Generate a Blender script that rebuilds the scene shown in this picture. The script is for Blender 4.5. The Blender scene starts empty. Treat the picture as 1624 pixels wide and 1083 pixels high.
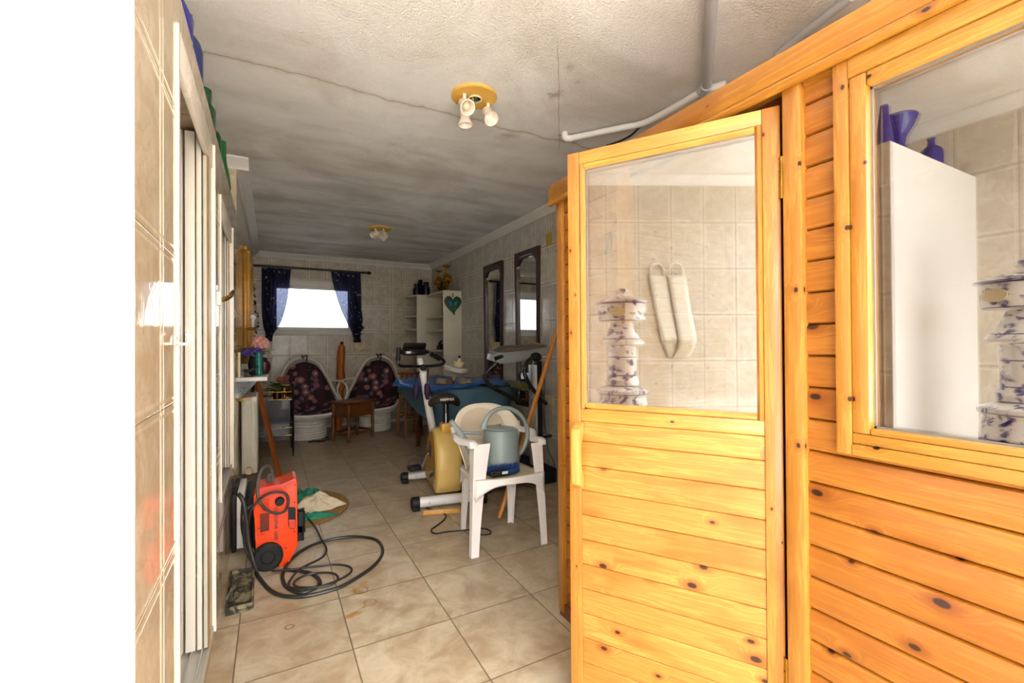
import bpy, bmesh, math, random
from mathutils import Vector, Matrix
random.seed(7)
PI=math.pi
# ---------------------------------------------------------------- camera
F_PX=714.73; YAW,PIT,ROL=[math.radians(a) for a in (28.172,.387,-.375)]; CAMH=1.18
_cy,_sy=math.cos(YAW),math.sin(YAW)
FV=Vector((_sy*math.cos(PIT),_cy*math.cos(PIT),math.sin(PIT)))
_r=Vector((_cy,-_sy,0)); _u=_r.cross(FV)
RV=_r*math.cos(ROL)+_u*math.sin(ROL); UV=-_r*math.sin(ROL)+_u*math.cos(ROL)
CAM=Vector((0,0,CAMH))
cam_d=bpy.data.cameras.new('camera'); cam=bpy.data.objects.new('camera',cam_d)
bpy.context.scene.collection.objects.link(cam)
cam_d.sensor_width=36; cam_d.lens=F_PX*36/1624; cam_d.clip_start=.02; cam_d.clip_end=200
M3=Matrix((RV,UV,-FV)).transposed()
cam.matrix_world=Matrix.Translation(CAM)@M3.to_4x4()
bpy.context.scene.camera=cam
# ---------------------------------------------------------------- light
sc=bpy.context.scene
w=bpy.data.worlds.new('World'); sc.world=w; w.use_nodes=True
bg=w.node_tree.nodes['Background']; bg.inputs[0].default_value=(.985,.985,.98,1); bg.inputs[1].default_value=9.5
# sky brighter overhead than at the horizon
_wn=w.node_tree.nodes; _tc=_wn.new('ShaderNodeTexCoord'); _sx=_wn.new('ShaderNodeSeparateXYZ'); _mr=_wn.new('ShaderNodeMapRange')
w.node_tree.links.new(_tc.outputs['Generated'],_sx.inputs[0]); w.node_tree.links.new(_sx.outputs[2],_mr.inputs[0])
_mr.inputs[1].default_value=.02; _mr.inputs[2].default_value=.75; _mr.inputs[3].default_value=2.3; _mr.inputs[4].default_value=24.
w.node_tree.links.new(_mr.outputs[0],bg.inputs[1])
def portal(name,loc,rot,sx,sy):
    l=bpy.data.lights.new(name,'AREA'); l.shape='RECTANGLE'; l.size=sx; l.size_y=sy; l.energy=1
    l.cycles.is_portal=True
    o=bpy.data.objects.new(name,l); sc.collection.objects.link(o); o.location=loc; o.rotation_euler=rot
portal('doorway_daylight',(.56,-1.02,1.23),(PI/2,0,PI),3.46,2.46)
portal('window_daylight',(.545,7.12,1.73),(-PI/2,0,0),1.03,.6)
sc.view_settings.view_transform='Standard'; sc.view_settings.look='None'
sc.view_settings.exposure=0.15; sc.view_settings.gamma=1; sc.view_settings.use_curve_mapping=False
# ---------------------------------------------------------------- pixel rays -> room coordinates (metres)
def ray(x,y): return FV+RV*((x-812)/F_PX)-UV*((y-541.5)/F_PX)
def PZ(x,y,z=0.): d=ray(x,y); return CAM+d*((z-CAMH)/d.z)
def PX(x,y,X): d=ray(x,y); return CAM+d*(X/d.x)
def PY(x,y,Y): d=ray(x,y); return CAM+d*(Y/d.y)
# ---------------------------------------------------------------- helpers
C=sc.collection
def lin(h):
    h=h.lstrip('#'); out=[]
    for i in (0,2,4):
        v=int(h[i:i+2],16)/255; out.append(v/12.92 if v<=.04045 else ((v+.055)/1.055)**2.4)
    return (*out,1)
def newmat(name):
    m=bpy.data.materials.new(name); m.use_nodes=True; nt=m.node_tree
    return m,nt,nt.nodes['Principled BSDF']
def setp(p,**k):
    for n,v in k.items():
        n={'rough':'Roughness','metal':'Metallic','spec':'Specular IOR Level','coat':'Coat Weight','coatr':'Coat Roughness','trans':'Transmission Weight','ior':'IOR','alpha':'Alpha'}[n]
        p.inputs[n].default_value=v
class NT:
    def __init__(s,nt): s.nt=nt
    def n(s,t,**k):
        x=s.nt.nodes.new(t)
        for a,b in k.items(): setattr(x,a,b)
        return x
    def l(s,a,b): s.nt.links.new(a,b)
    def put(s,v,inp):
        if hasattr(v,'is_output'): s.l(v,inp)
        else: inp.default_value=v
    def m(s,op,a,b=0.,c=None,clamp=False):
        x=s.n('ShaderNodeMath',operation=op,use_clamp=clamp); s.put(a,x.inputs[0]); s.put(b,x.inputs[1])
        if c is not None: s.put(c,x.inputs[2])
        return x.outputs[0]
    def mr(s,v,a,b,c=0.,d=1.,smooth=True):
        x=s.n('ShaderNodeMapRange'); x.interpolation_type='SMOOTHSTEP' if smooth else 'LINEAR'
        s.put(v,x.inputs[0]); x.inputs[1].default_value=a; x.inputs[2].default_value=b; x.inputs[3].default_value=c; x.inputs[4].default_value=d
        return x.outputs[0]
    def mix(s,f,a,b,mode='MIX'):
        x=s.n('ShaderNodeMix',data_type='RGBA',blend_type=mode); s.put(f,x.inputs[0]); s.put(a,x.inputs[6]); s.put(b,x.inputs[7]); return x.outputs[2]
    def noise(s,vec,scale,detail=3,rough=.5,dist=0.,col=False):
        x=s.n('ShaderNodeTexNoise'); x.inputs['Scale'].default_value=scale; x.inputs['Detail'].default_value=detail
        x.inputs['Roughness'].default_value=rough; x.inputs['Distortion'].default_value=dist
        if vec is not None: s.l(vec,x.inputs['Vector'])
        return x.outputs[1 if col else 0]
    def vor(s,vec,scale,feat='F1'):
        x=s.n('ShaderNodeTexVoronoi',feature=feat); x.inputs['Scale'].default_value=scale
        if vec is not None: s.l(vec,x.inputs['Vector'])
        return x
    def obj(s):
        x=s.n('ShaderNodeTexCoord'); sp=s.n('ShaderNodeSeparateXYZ'); s.l(x.outputs['Object'],sp.inputs[0]); return x.outputs['Object'],sp.outputs
    def comb(s,x,y,z):
        c=s.n('ShaderNodeCombineXYZ'); s.put(x,c.inputs[0]); s.put(y,c.inputs[1]); s.put(z,c.inputs[2]); return c.outputs[0]
    def bump(s,h,strength,dist,p,nrm=None):
        b=s.n('ShaderNodeBump'); b.inputs['Strength'].default_value=strength; b.inputs['Distance'].default_value=dist
        s.l(h,b.inputs['Height'])
        if nrm is not None: s.l(nrm,b.inputs['Normal'])
        s.l(b.outputs[0],p.inputs['Normal']); return b.outputs[0]
def plain(name,hexc,rough=.5,metal=0.,var=.12,scale=14,bump=0.,bscale=60,coat=0.,**k):
    m,nt,p=newmat(name); N=NT(nt); co,_=N.obj()
    c=lin(hexc); d=tuple(v*(1-var) for v in c[:3])+(1,)
    f=N.noise(co,scale,4,.6); N.l(N.mix(N.mr(f,.3,.7),d,c),p.inputs['Base Color'])
    N.l(N.mr(f,.2,.8,rough*.85,min(1,rough*1.15)),p.inputs['Roughness'])
    setp(p,metal=metal,coat=coat,**k)
    if bump: N.bump(N.noise(co,bscale,3),bump,.004,p)
    return m
def wood(name,c1,c2,axis='x',pitch=0.,off=0.,knots=1.,rough=.32,kn='2e1004'):
    m,nt,p=newmat(name); N=NT(nt); co,s=N.obj()
    X,Y,Z=s
    if axis=='x': al,cr,th=X,Z,Y
    elif axis=='y': al,cr,th=Y,Z,X
    else: al,cr,th=Z,X,Y
    if axis=='z': cr=N.m('ADD',X,N.m('MULTIPLY',Y,.8))
    if pitch:
        idx=N.m('FLOOR',N.m('DIVIDE',N.m('SUBTRACT',cr,off),pitch))
    else: idx=N.m('MULTIPLY',0.,1.)
    wn=N.n('ShaderNodeTexWhiteNoise',noise_dimensions='1D'); N.l(N.m('ADD',idx,.37),wn.inputs['W'])
    sh=N.m('MULTIPLY',wn.outputs[0],9.)
    kv=N.comb(N.m('ADD',N.m('MULTIPLY',al,7.5),sh),N.m('ADD',N.m('MULTIPLY',cr,13.),0.),N.m('MULTIPLY',th,3.))
    kd=N.vor(kv,1.); kd.voronoi_dimensions='2D'; kd.inputs['Randomness'].default_value=.9
    sp=N.n('ShaderNodeSeparateColor'); N.l(kd.outputs['Color'],sp.inputs[0])
    gate=N.mr(sp.outputs[0],.50,.53,0,1)
    rad=N.m('MULTIPLY',N.m('ADD',N.m('MULTIPLY',sp.outputs[1],.08),.05),min(1.,knots))
    dn=N.m('DIVIDE',kd.outputs['Distance'],rad)
    core=N.m('MULTIPLY',N.m('MULTIPLY',N.mr(dn,1.0,.62),gate),1. if knots>.15 else 0.)
    halo=N.m('MULTIPLY',N.m('MULTIPLY',N.mr(dn,3.2,.7),gate),knots)
    bend=N.m('MULTIPLY',N.m('MULTIPLY',N.mr(dn,5.,.5),gate),.8)
    gv=N.comb(N.m('ADD',N.m('MULTIPLY',al,1.3),sh),N.m('ADD',N.m('MULTIPLY',cr,20.),N.m('ADD',sh,bend)),N.m('MULTIPLY',th,16.))
    g=N.noise(gv,1.6,5,.62,.35)
    wv=N.m('FRACT',N.m('MULTIPLY',g,6.)); ring=N.mr(N.m('ABSOLUTE',N.m('SUBTRACT',wv,.5)),.5,.2,0,1)
    fine=N.noise(N.comb(N.m('MULTIPLY',al,6.),N.m('MULTIPLY',cr,260.),N.m('MULTIPLY',th,260.)),1.,2)
    col=N.mix(N.mr(g,.42,.58),lin(c1),lin(c2))
    col=N.mix(N.m('MULTIPLY',ring,.22),lin(c2),col)
    dk=tuple(v*f for v,f in zip(lin(c1)[:3],(.74,.56,.32)))+(1,)
    col=N.mix(N.m('MULTIPLY',ring,.6),col,N.mix(.5,col,dk))
    col=N.mix(N.mr(fine,.35,.75,0,.25),col,dk)
    if pitch:
        col=N.mix(N.m('MULTIPLY',wn.outputs[0],.35),col,lin(c1))
    blot=N.noise(N.comb(N.m('MULTIPLY',al,2.5),N.m('MULTIPLY',cr,6.),sh),1.3,3)
    col=N.mix(N.mr(blot,.48,.72,0,.75),col,lin(c1))
    col=N.mix(N.m('MULTIPLY',halo,.75),col,dk)
    col=N.mix(core,col,lin(kn))
    N.l(col,p.inputs['Base Color']); setp(p,rough=rough,coat=.25,coatr=.25)
    N.bump(N.m('ADD',N.m('MULTIPLY',fine,.5),g),.12,.002,p)
    return m
def tilemat(name,axis,u0,w,z0,h,c1,c2,rough=.07,rc=.35):
    m,nt,p=newmat(name); N=NT(nt); co,s=N.obj(); u={'x':s[0],'y':s[1]}[axis]; v=s[2]
    def dist(c,c0,wd):
        f=N.m('FRACT',N.m('DIVIDE',N.m('SUBTRACT',c,c0),wd)); return N.m('MULTIPLY',N.m('MINIMUM',f,N.m('SUBTRACT',1.,f)),wd)
    du,dv=dist(u,u0,w),dist(v,z0,h)
    def ridge(d,c,r): return N.mr(N.m('ABSOLUTE',N.m('SUBTRACT',d,c)),r,0.,0,1)
    rr=N.m('MAXIMUM',ridge(du,.016,.007),ridge(dv,.016,.007))
    jt=N.m('MAXIMUM',N.mr(du,.003,.001),N.mr(dv,.003,.001))
    nz=N.noise(co,9,6,.6,1.2); vein=N.mr(N.m('ABSOLUTE',N.m('SUBTRACT',N.noise(co,3.4,5,.6,2.2),.5)),.035,.0,0,1)
    col=N.mix(N.mr(nz,.35,.7),lin(c2),lin(c1))
    col=N.mix(N.m('MULTIPLY',vein,.35),col,tuple(x*.72 for x in lin(c2)[:3])+(1,))
    col=N.mix(N.m('MULTIPLY',rr,rc),col,tuple(min(1,x*1.35) for x in lin(c1)[:3])+(1,))  # paler ridge colour paints a gloss highlight onto the real relief lines
    col=N.mix(N.m('MULTIPLY',jt,.7),col,tuple(x*.45 for x in lin(c2)[:3])+(1,))
    N.l(col,p.inputs['Base Color']); setp(p,rough=rough,spec=.6)
    hh=N.m('ADD',N.m('SUBTRACT',rr,N.m('MULTIPLY',jt,1.2)),N.m('MULTIPLY',N.noise(co,22,3,.5,1.5),.22))
    N.bump(hh,.4,.0025,p)
    return m
# ---------------------------------------------------------------- mesh builder
class MB:
    def __init__(s): s.b=bmesh.new()
    def box(s,lo,hi,bev=0.,M=None):
        lo,hi=Vector(lo),Vector(hi); c=(lo+hi)/2; d=hi-lo
        r=bmesh.ops.create_cube(s.b,size=1); vs=r['verts']
        for v in vs: v.co=Vector((v.co.x*d.x,v.co.y*d.y,v.co.z*d.z))+c
        if bev:
            es=list({e for v in vs for e in v.link_edges})
            r=bmesh.ops.bevel(s.b,geom=es,offset=bev,segments=2,affect='EDGES',profile=.5)
            vs=list({v for f in r['faces'] for v in f.verts}|{v for v in vs if v.is_valid})
        if M is not None:
            for v in vs: v.co=M@v.co
        return s
    def beam(s,a,b,w,t,bev=0.,up=(0,0,1)):
        a,b=Vector(a),Vector(b); d=b-a; L=d.length; z=d.normalized(); u=Vector(up)
        x=u.cross(z)
        if x.length<1e-4: x=Vector((1,0,0)).cross(z)
        x.normalize(); y=z.cross(x)
        M=Matrix((x,y,z)).transposed().to_4x4(); M.translation=(a+b)/2
        return s.box((-w/2,-t/2,-L/2),(w/2,t/2,L/2),bev,M)
    def ring(s,c,x,y,r,n,ry=None):
        ry=r if ry is None else ry
        return [s.b.verts.new(c+x*(r*math.cos(2*PI*i/n))+y*(ry*math.sin(2*PI*i/n))) for i in range(n)]
    def bridge(s,A,B):
        n=len(A)
        for i in range(n): s.b.faces.new((A[i],A[(i+1)%n],B[(i+1)%n],B[i]))
    def tube(s,pts,r,n=10,closed=False,smooth=0,cap=True,flat=1.):
        pts=[Vector(p) for p in pts]
        if smooth: pts=catmull(pts,smooth,closed)
        N=len(pts); rs=r if isinstance(r,(list,tuple)) else None
        def rad(i):
            if rs is None: return r
            t=i/(N-1)*(len(rs)-1); k=min(int(t),len(rs)-2); return rs[k]+(rs[k+1]-rs[k])*(t-k)
        tang=[]
        for i in range(N):
            a=pts[(i-1)%N] if (closed or i>0) else pts[i]; b=pts[(i+1)%N] if (closed or i<N-1) else pts[i]
            t=(b-a); tang.append(t.normalized() if t.length>1e-9 else Vector((0,0,1)))
        up=Vector((0,0,1)) if abs(tang[0].z)<.9 else Vector((1,0,0))
        x=up.cross(tang[0]).normalized(); rings=[]
        for i in range(N):
            t=tang[i]; x=(x-t*x.dot(t)).normalized(); y=t.cross(x)
            rings.append(s.ring(pts[i],x,y,rad(i),n,rad(i)*flat))
        for i in range(N-1): s.bridge(rings[i],rings[i+1])
        if closed:
            # match nearest rotation
            A,B=rings[-1],rings[0]; k=min(range(n),key=lambda k:(A[0].co-B[k].co).length)
            s.bridge(A,B[k:]+B[:k])
        elif cap:
            s.b.faces.new(rings[0][::-1]); s.b.faces.new(rings[-1])
        return s
    def cyl(s,a,b,r,r2=None,n=20,cap=True): return s.tube([a,b],[r,r if r2 is None else r2],n,cap=cap)
    def lathe(s,prof,o=(0,0,0),n=28,M=None,sx=1.,sy=1.,capb=True,capt=True):
        o=Vector(o); R=[]
        for r,z in prof:
            R.append([s.b.verts.new((M@Vector((r*sx*math.cos(2*PI*i/n),r*sy*math.sin(2*PI*i/n),z)) if M is not None else Vector((r*sx*math.cos(2*PI*i/n),r*sy*math.sin(2*PI*i/n),z)))+o) for i in range(n)])
        for i in range(len(R)-1): s.bridge(R[i],R[i+1])
        if capb: s.b.faces.new(R[0][::-1])
        if capt: s.b.faces.new(R[-1])
        return s
    def prism(s,poly,ext,bev=0.):
        """poly: list of 3-D points, ext: extrusion vector"""
        ext=Vector(ext); A=[s.b.verts.new(Vector(p)) for p in poly]; f=s.b.faces.new(A)
        B=[s.b.verts.new(Vector(p)+ext) for p in poly]; g=s.b.faces.new(B[::-1]); sd=[]
        n=len(A)
        for i in range(n): sd.append(s.b.faces.new((A[(i+1)%n],A[i],B[i],B[(i+1)%n])))
        if bev:
            es=list(set(f.edges)|set(g.edges))
            bmesh.ops.bevel(s.b,geom=es,offset=bev,segments=2,affect='EDGES',profile=.5)
        return s
    def grid(s,fn,nu,nv,thick=0.,closeu=False):
        V=[[s.b.verts.new(Vector(fn(i/nu,j/nv))) for j in range(nv+1)] for i in range(nu+(0 if closeu else 1))]
        n=len(V)
        for i in range(nu):
            for j in range(nv):
                try: s.b.faces.new((V[i][j],V[(i+1)%n][j],V[(i+1)%n][j+1],V[i][j+1]))
                except ValueError: pass
        return s
    def ball(s,c,r,sx=1,sy=1,sz=1,n=12,M=None):
        R=bmesh.ops.create_uvsphere(s.b,u_segments=n*2,v_segments=n,radius=r)
        for v in R['verts']:
            p=Vector((v.co.x*sx,v.co.y*sy,v.co.z*sz))
            if M is not None: p=M@p
            v.co=p+Vector(c)
        return s
    def build(s,name,mat,parent=None,smooth=True,ang=35,loc=None,solid=0.,sub=0):
        bmesh.ops.recalc_face_normals(s.b,faces=s.b.faces)
        me=bpy.data.meshes.new(name); s.b.to_mesh(me); s.b.free()
        if smooth:
            for f in me.polygons: f.use_smooth=True
            me.set_sharp_from_angle(angle=math.radians(ang))
        me.materials.append(mat)
        o=bpy.data.objects.new(name,me); C.objects.link(o)
        if loc is not None: o.location=loc
        if parent is not None: o.parent=parent
        if solid:
            md=o.modifiers.new('thickness','SOLIDIFY'); md.thickness=solid; md.offset=0
        if sub:
            md=o.modifiers.new('subdivision','SUBSURF'); md.levels=md.render_levels=sub
        return o
def catmull(p,n,closed=False):
    out=[]; N=len(p); seg=N if closed else N-1
    for i in range(seg):
        if closed: a,b,c,d=p[(i-1)%N],p[i],p[(i+1)%N],p[(i+2)%N]
        else: a,b,c,d=p[max(i-1,0)],p[i],p[i+1],p[min(i+2,N-1)]
        for k in range(n):
            t=k/n; out.append(.5*((2*b)+(c-a)*t+(2*a-5*b+4*c-d)*t*t+(3*b-a-3*c+d)*t**3))
    if not closed: out.append(p[-1])
    return out
def tag(o,label,cat=None,group=None,kind=None):
    if label: o['label']=label
    if cat: o['category']=cat
    if group: o['group']=group
    if kind: o['kind']=kind
    return o
def thing(name,label,cat,loc=(0,0,0),rz=0.,group=None):
    o=bpy.data.objects.new(name,None); C.objects.link(o); o.empty_display_size=.1
    o.location=loc; o.rotation_euler=(0,0,rz); return tag(o,label,cat,group)
def copy_tree(o,parent=None):
    c=o.copy(); C.objects.link(c)
    if parent is not None: c.parent=parent
    for ch in list(o.children): copy_tree(ch,c)
    return c
def struct(o,label=None,cat='room'):
    o['kind']='structure'
    if label: o['label']=label
    return o
def text_mesh(name,txt,size,mat,parent,M,extrude=.0006):
    cu=bpy.data.curves.new(name,'FONT'); cu.body=txt; cu.size=size; cu.extrude=extrude; cu.align_x='CENTER'; cu.align_y='CENTER'
    t=bpy.data.objects.new(name+'_src',cu); C.objects.link(t)
    me=bpy.data.meshes.new_from_object(t); bpy.data.objects.remove(t); me.name=name
    me.transform(M); me.materials.clear(); me.materials.append(mat)
    o=bpy.data.objects.new(name,me); C.objects.link(o); o.parent=parent; return o
# ---------------------------------------------------------------- materials
T_FAR=tilemat('tile_far','x',-.0,.236,.335,.3552,'cfc4ae','b9ad98',rough=.22,rc=.8)
T_RIGHT=tilemat('tile_right','y',.0,.252,.335,.3552,'cdc8be','b8b2a8',rough=.12,rc=.8)
T_LEFT=tilemat('tile_left','y',.965,.236,.335,.3552,'d8c8ae','c8b494',rough=.04)
T_OUT=tilemat('tile_outer','y',.06,.252,.335,.3552,'d6ccbc','c6baa6')
T_OUTX=tilemat('tile_outer_end','x',0.,.252,.335,.3552,'d6ccbc','c6baa6')
M_WHITEWALL=plain('white_plaster','f2f0ee',.35,var=.03,scale=3)
M_CORNICE=plain('cornice_white','e6e2da',.6,var=.06,scale=6)
M_ALU=plain('cream_lacquered_aluminium','efe7d8',.25,var=.04,scale=5)
M_ALU2=plain('grey_aluminium','c9c4b6',.3,var=.06,scale=5)
M_DARK=plain('black_rubber','0b0b0c',.6,var=.2)
M_GOLD=plain('brass','c79a3c',.28,metal=1.,var=.3,scale=20)
M_GOLDP=plain('gold_paint','b9832a',.4,metal=.35,var=.35,scale=18)
M_BLACKM=plain('black_lacquer_metal','151313',.3,var=.2,coat=.4)
M_WHITEP=plain('white_plastic','efe9e2',.3,var=.05,scale=8)
M_CREAMP=plain('cream_plastic','d9c79c',.38,var=.1,scale=6)
M_SILVER=plain('silver_paint','b9bbbd',.35,metal=.5,var=.1)
M_RADI=plain('radiator_enamel','d9d3bf',.35,var=.08)
def mk_floor():
    m,nt,p=newmat('floor_tile'); N=NT(nt); co,s=N.obj(); T=.4002
    def dist(c,c0):
        f=N.m('FRACT',N.m('DIVIDE',N.m('SUBTRACT',c,c0),T)); return N.m('MULTIPLY',N.m('MINIMUM',f,N.m('SUBTRACT',1.,f)),T)
    d=N.m('MINIMUM',dist(s[0],-.1204),dist(s[1],2.246))
    wob=N.m('MULTIPLY',N.m('SUBTRACT',N.noise(co,40,2),.5),.0012)
    jt=N.mr(N.m('ADD',d,wob),.0032,.0018)
    ix=N.m('FLOOR',N.m('DIVIDE',N.m('SUBTRACT',s[0],-.1204),T)); iy=N.m('FLOOR',N.m('DIVIDE',N.m('SUBTRACT',s[1],2.246),T))
    wn=N.n('ShaderNodeTexWhiteNoise',noise_dimensions='2D'); N.l(N.comb(ix,iy,0.),wn.inputs['Vector'])
    vadd=N.n('ShaderNodeVectorMath',operation='MULTIPLY_ADD'); N.l(wn.outputs['Color'],vadd.inputs[0]); vadd.inputs[1].default_value=(5,5,5); N.l(co,vadd.inputs[2])
    n1=N.noise(vadd.outputs[0],7,8,.62,.6); n2=N.noise(vadd.outputs[0],26,5,.6); n3=N.noise(co,1.3,4)
    col=N.mix(N.mr(n1,.32,.68),lin('a48e70'),lin('c8baa0'))
    col=N.mix(N.mr(n2,.5,.75,0,.5),col,lin('b59270'))
    col=N.mix(N.mr(n3,.45,.75,0,.3),col,lin('8f8068'))
    # spilled rust-coloured stains with their own outlines
    def blob(x,y,r,a=1.,sx=1.,sy=1.):
        nx=N.m('MULTIPLY',N.m('SUBTRACT',N.noise(co,18,4),.5),.09)
        dx=N.m('MULTIPLY',N.m('SUBTRACT',s[0],x),1/sx); dy=N.m('MULTIPLY',N.m('SUBTRACT',s[1],y),1/sy)
        q=N.m('SQRT',N.m('ADD',N.m('MULTIPLY',dx,dx),N.m('MULTIPLY',dy,dy)))
        return N.m('ADD',q,nx),r,a
    for (px,py,r,a,sx,sy) in ((565,938,.035,.8,1,1.2),(575,925,.03,.5,1,1),(560,975,.018,.7,1.5,1)):
        c=PZ(px,py); q,r,a=blob(c.x,c.y,r,a,sx,sy); col=N.mix(N.mr(q,r,r*.3,0,a),col,lin('a8741c'))
    for (px,py,r,hx) in ((587,955,.026,'a8741c'),(459,994,.016,'6d5a2c'),(573,936,.03,'8b6a3a')):
        c=PZ(px,py); dx=N.m('SUBTRACT',s[0],c.x); dy=N.m('SUBTRACT',s[1],c.y)
        q=N.m('SQRT',N.m('ADD',N.m('MULTIPLY',dx,dx),N.m('MULTIPLY',dy,dy)))
        col=N.mix(N.mr(N.m('ABSOLUTE',N.m('SUBTRACT',q,r)),.006,.001,0,.75),col,lin(hx))
    a,b=PZ(578,962),PZ(549,980)
    # short drip line between two points
    ax,ay,bx,by=a.x,a.y,b.x,b.y; L2=(bx-ax)**2+(by-ay)**2
    t=N.m('DIVIDE',N.m('ADD',N.m('MULTIPLY',N.m('SUBTRACT',s[0],ax),bx-ax),N.m('MULTIPLY',N.m('SUBTRACT',s[1],ay),by-ay)),L2,clamp=True)
    ex=N.m('SUBTRACT',s[0],N.m('ADD',ax,N.m('MULTIPLY',t,bx-ax))); ey=N.m('SUBTRACT',s[1],N.m('ADD',ay,N.m('MULTIPLY',t,by-ay)))
    q=N.m('SQRT',N.m('ADD',N.m('MULTIPLY',ex,ex),N.m('MULTIPLY',ey,ey))); q=N.m('ADD',q,N.m('MULTIPLY',N.m('SUBTRACT',N.noise(co,30,2),.5),.02))
    col=N.mix(N.mr(q,.009,.002,0,.8),col,lin('a8741c'))
    col=N.mix(N.m('MULTIPLY',jt,.8),col,lin('5a4a38'))
    N.l(col,p.inputs['Base Color']); N.l(N.mr(n1,.3,.7,.28,.5),p.inputs['Roughness']); setp(p,spec=.45)
    N.bump(N.m('SUBTRACT',N.m('MULTIPLY',n2,.25),jt),.35,.003,p); return m
M_FLOOR=mk_floor()
def mk_ceiling():
    m,nt,p=newmat('ceiling_stucco'); N=NT(nt); co,s=N.obj()
    big=N.noise(co,1.4,5,.6,.8); mid=N.noise(co,5,5,.6)
    col=N.mix(N.mr(big,.4,.7),lin('f6f4f0'),lin('dcd6cc'))
    col=N.mix(N.mr(mid,.55,.8,0,.2),col,lin('b8a688'))
    gr=N.n('ShaderNodeTexNoise'); N.l(N.comb(N.m('MULTIPLY',s[0],.7),N.m('MULTIPLY',s[1],2.2),0.),gr.inputs['Vector']); gr.inputs['Scale'].default_value=1.6; gr.inputs['Detail'].default_value=4
    far_grey=N.m('MULTIPLY',N.mr(gr.outputs[0],.4,.7),N.mr(s[1],1.8,3.8,.15,1))  # grey patches, stronger towards the far end of the room
    col=N.mix(N.m('MULTIPLY',far_grey,.38),col,lin('8a847c'))
    # long hairline crack across the room, and the damp one beside the pipe
    w1=N.m('MULTIPLY',N.m('SUBTRACT',N.noise(co,2.2,4,.6),.5),.22)
    yc=N.m('ADD',N.m('ADD',2.37,w1),0.)
    dd=N.m('ABSOLUTE',N.m('SUBTRACT',s[1],yc))
    col=N.mix(N.mr(dd,.035,.0,0,.28),col,lin('b09468')); col=N.mix(N.mr(dd,.005,.001,0,.65),col,lin('7d6648'))
    a,b=PZ(885,60,2.466),PZ(887,235,2.466)
    tx=N.m('ADD',a.x,N.m('MULTIPLY',N.m('SUBTRACT',s[1],a.y),(b.x-a.x)/(b.y-a.y)))
    d2=N.m('ABSOLUTE',N.m('SUBTRACT',s[0],N.m('ADD',tx,N.m('MULTIPLY',N.m('SUBTRACT',N.noise(co,9,3),.5),.02))))
    lim=N.m('MULTIPLY',N.mr(s[1],b.y+.03,b.y,0,1),N.mr(s[1],a.y-.05,a.y+.1,0,1))
    col=N.mix(N.m('MULTIPLY',N.mr(d2,.005,.001,0,.5),lim),col,lin('8f7450'))
    for (px,py,r,al) in ((880,150,.05,.6),(887,215,.05,.55),(903,105,.05,.4),(805,215,.09,.4),(917,130,.03,.3)):
        c=PZ(px,py,2.466); dx=N.m('SUBTRACT',s[0],c.x); dy=N.m('SUBTRACT',s[1],c.y)
        q=N.m('ADD',N.m('SQRT',N.m('ADD',N.m('MULTIPLY',dx,dx),N.m('MULTIPLY',dy,dy))),N.m('MULTIPLY',N.m('SUBTRACT',N.noise(co,14,4),.5),.16))
        col=N.mix(N.mr(q,r,.0,0,al),col,lin('8f6f42'))
    N.l(col,p.inputs['Base Color']); setp(p,rough=.75)
    N.bump(N.m('ADD',N.noise(co,95,3,.6),N.m('MULTIPLY',N.noise(co,260,2),.4)),.9,.008,p); return m
M_CEIL=mk_ceiling()
def glassmat(name,refl,tint):
    m=bpy.data.materials.new(name); m.use_nodes=True; nt=m.node_tree; nt.nodes.clear(); N=NT(nt)
    o=N.n('ShaderNodeOutputMaterial'); t=N.n('ShaderNodeBsdfTransparent'); g=N.n('ShaderNodeBsdfGlossy'); mx=N.n('ShaderNodeMixShader')
    t.inputs[0].default_value=tint; g.inputs['Roughness'].default_value=0.; g.inputs['Color'].default_value=(1,.985,.97,1)
    fr=N.n('ShaderNodeFresnel'); fr.inputs[0].default_value=1.5
    co,_=N.obj(); N.l(N.m('ADD',N.m('ADD',fr.outputs[0],refl),N.mr(N.noise(co,3,4),.4,.8,0,.02),clamp=True),mx.inputs[0])
    N.l(t.outputs[0],mx.inputs[1]); N.l(g.outputs[0],mx.inputs[2]); N.l(mx.outputs[0],o.inputs[0]); return m
M_CABGLASS=glassmat('reflective_double_glazing',.17,(.8,.8,.78,1))
M_PANE=glassmat('window_glass',.02,(.95,.97,.97,1))
def mirrormat():
    m,nt,p=newmat('mirror_silver'); N=NT(nt); co,_=N.obj()
    N.l(N.mix(N.mr(N.noise(co,6,3),.4,.7),lin('d8d8d4'),lin('e6e6e4')),p.inputs['Base Color']); setp(p,metal=1.,rough=.015); return m
M_MIRROR=mirrormat()
PITCH=.0747
PINE_PL=wood('pine_cladding','864a0c','aa6f26','y',PITCH,.0285)
PINE_DR=wood('pine_door_boards','9a5814','c08c40','x',.0755,.0495)
PINE_V=wood('pine_upright','945a16','b47e34','z',0,0,.5)
PINE_X=wood('pine_rail','a66c24','c69648','x',0,0,.55)
PINE_Y=wood('pine_beam','8e5610','ae7828','y',0,0,.7)
PINE_YL=wood('pine_frame','9c661c','ba8a3c','y',0,0,.6)
OAKD=wood('dark_stained_wood','3d1c0c','6b3417','x',0,0,.1)
MAHOG=plain('mahogany_frame','34100c',.5,var=.3,scale=9,coat=.3)
STICK=wood('varnished_broomstick','b46a1c','d88c34','z',0,0,.3)
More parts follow.
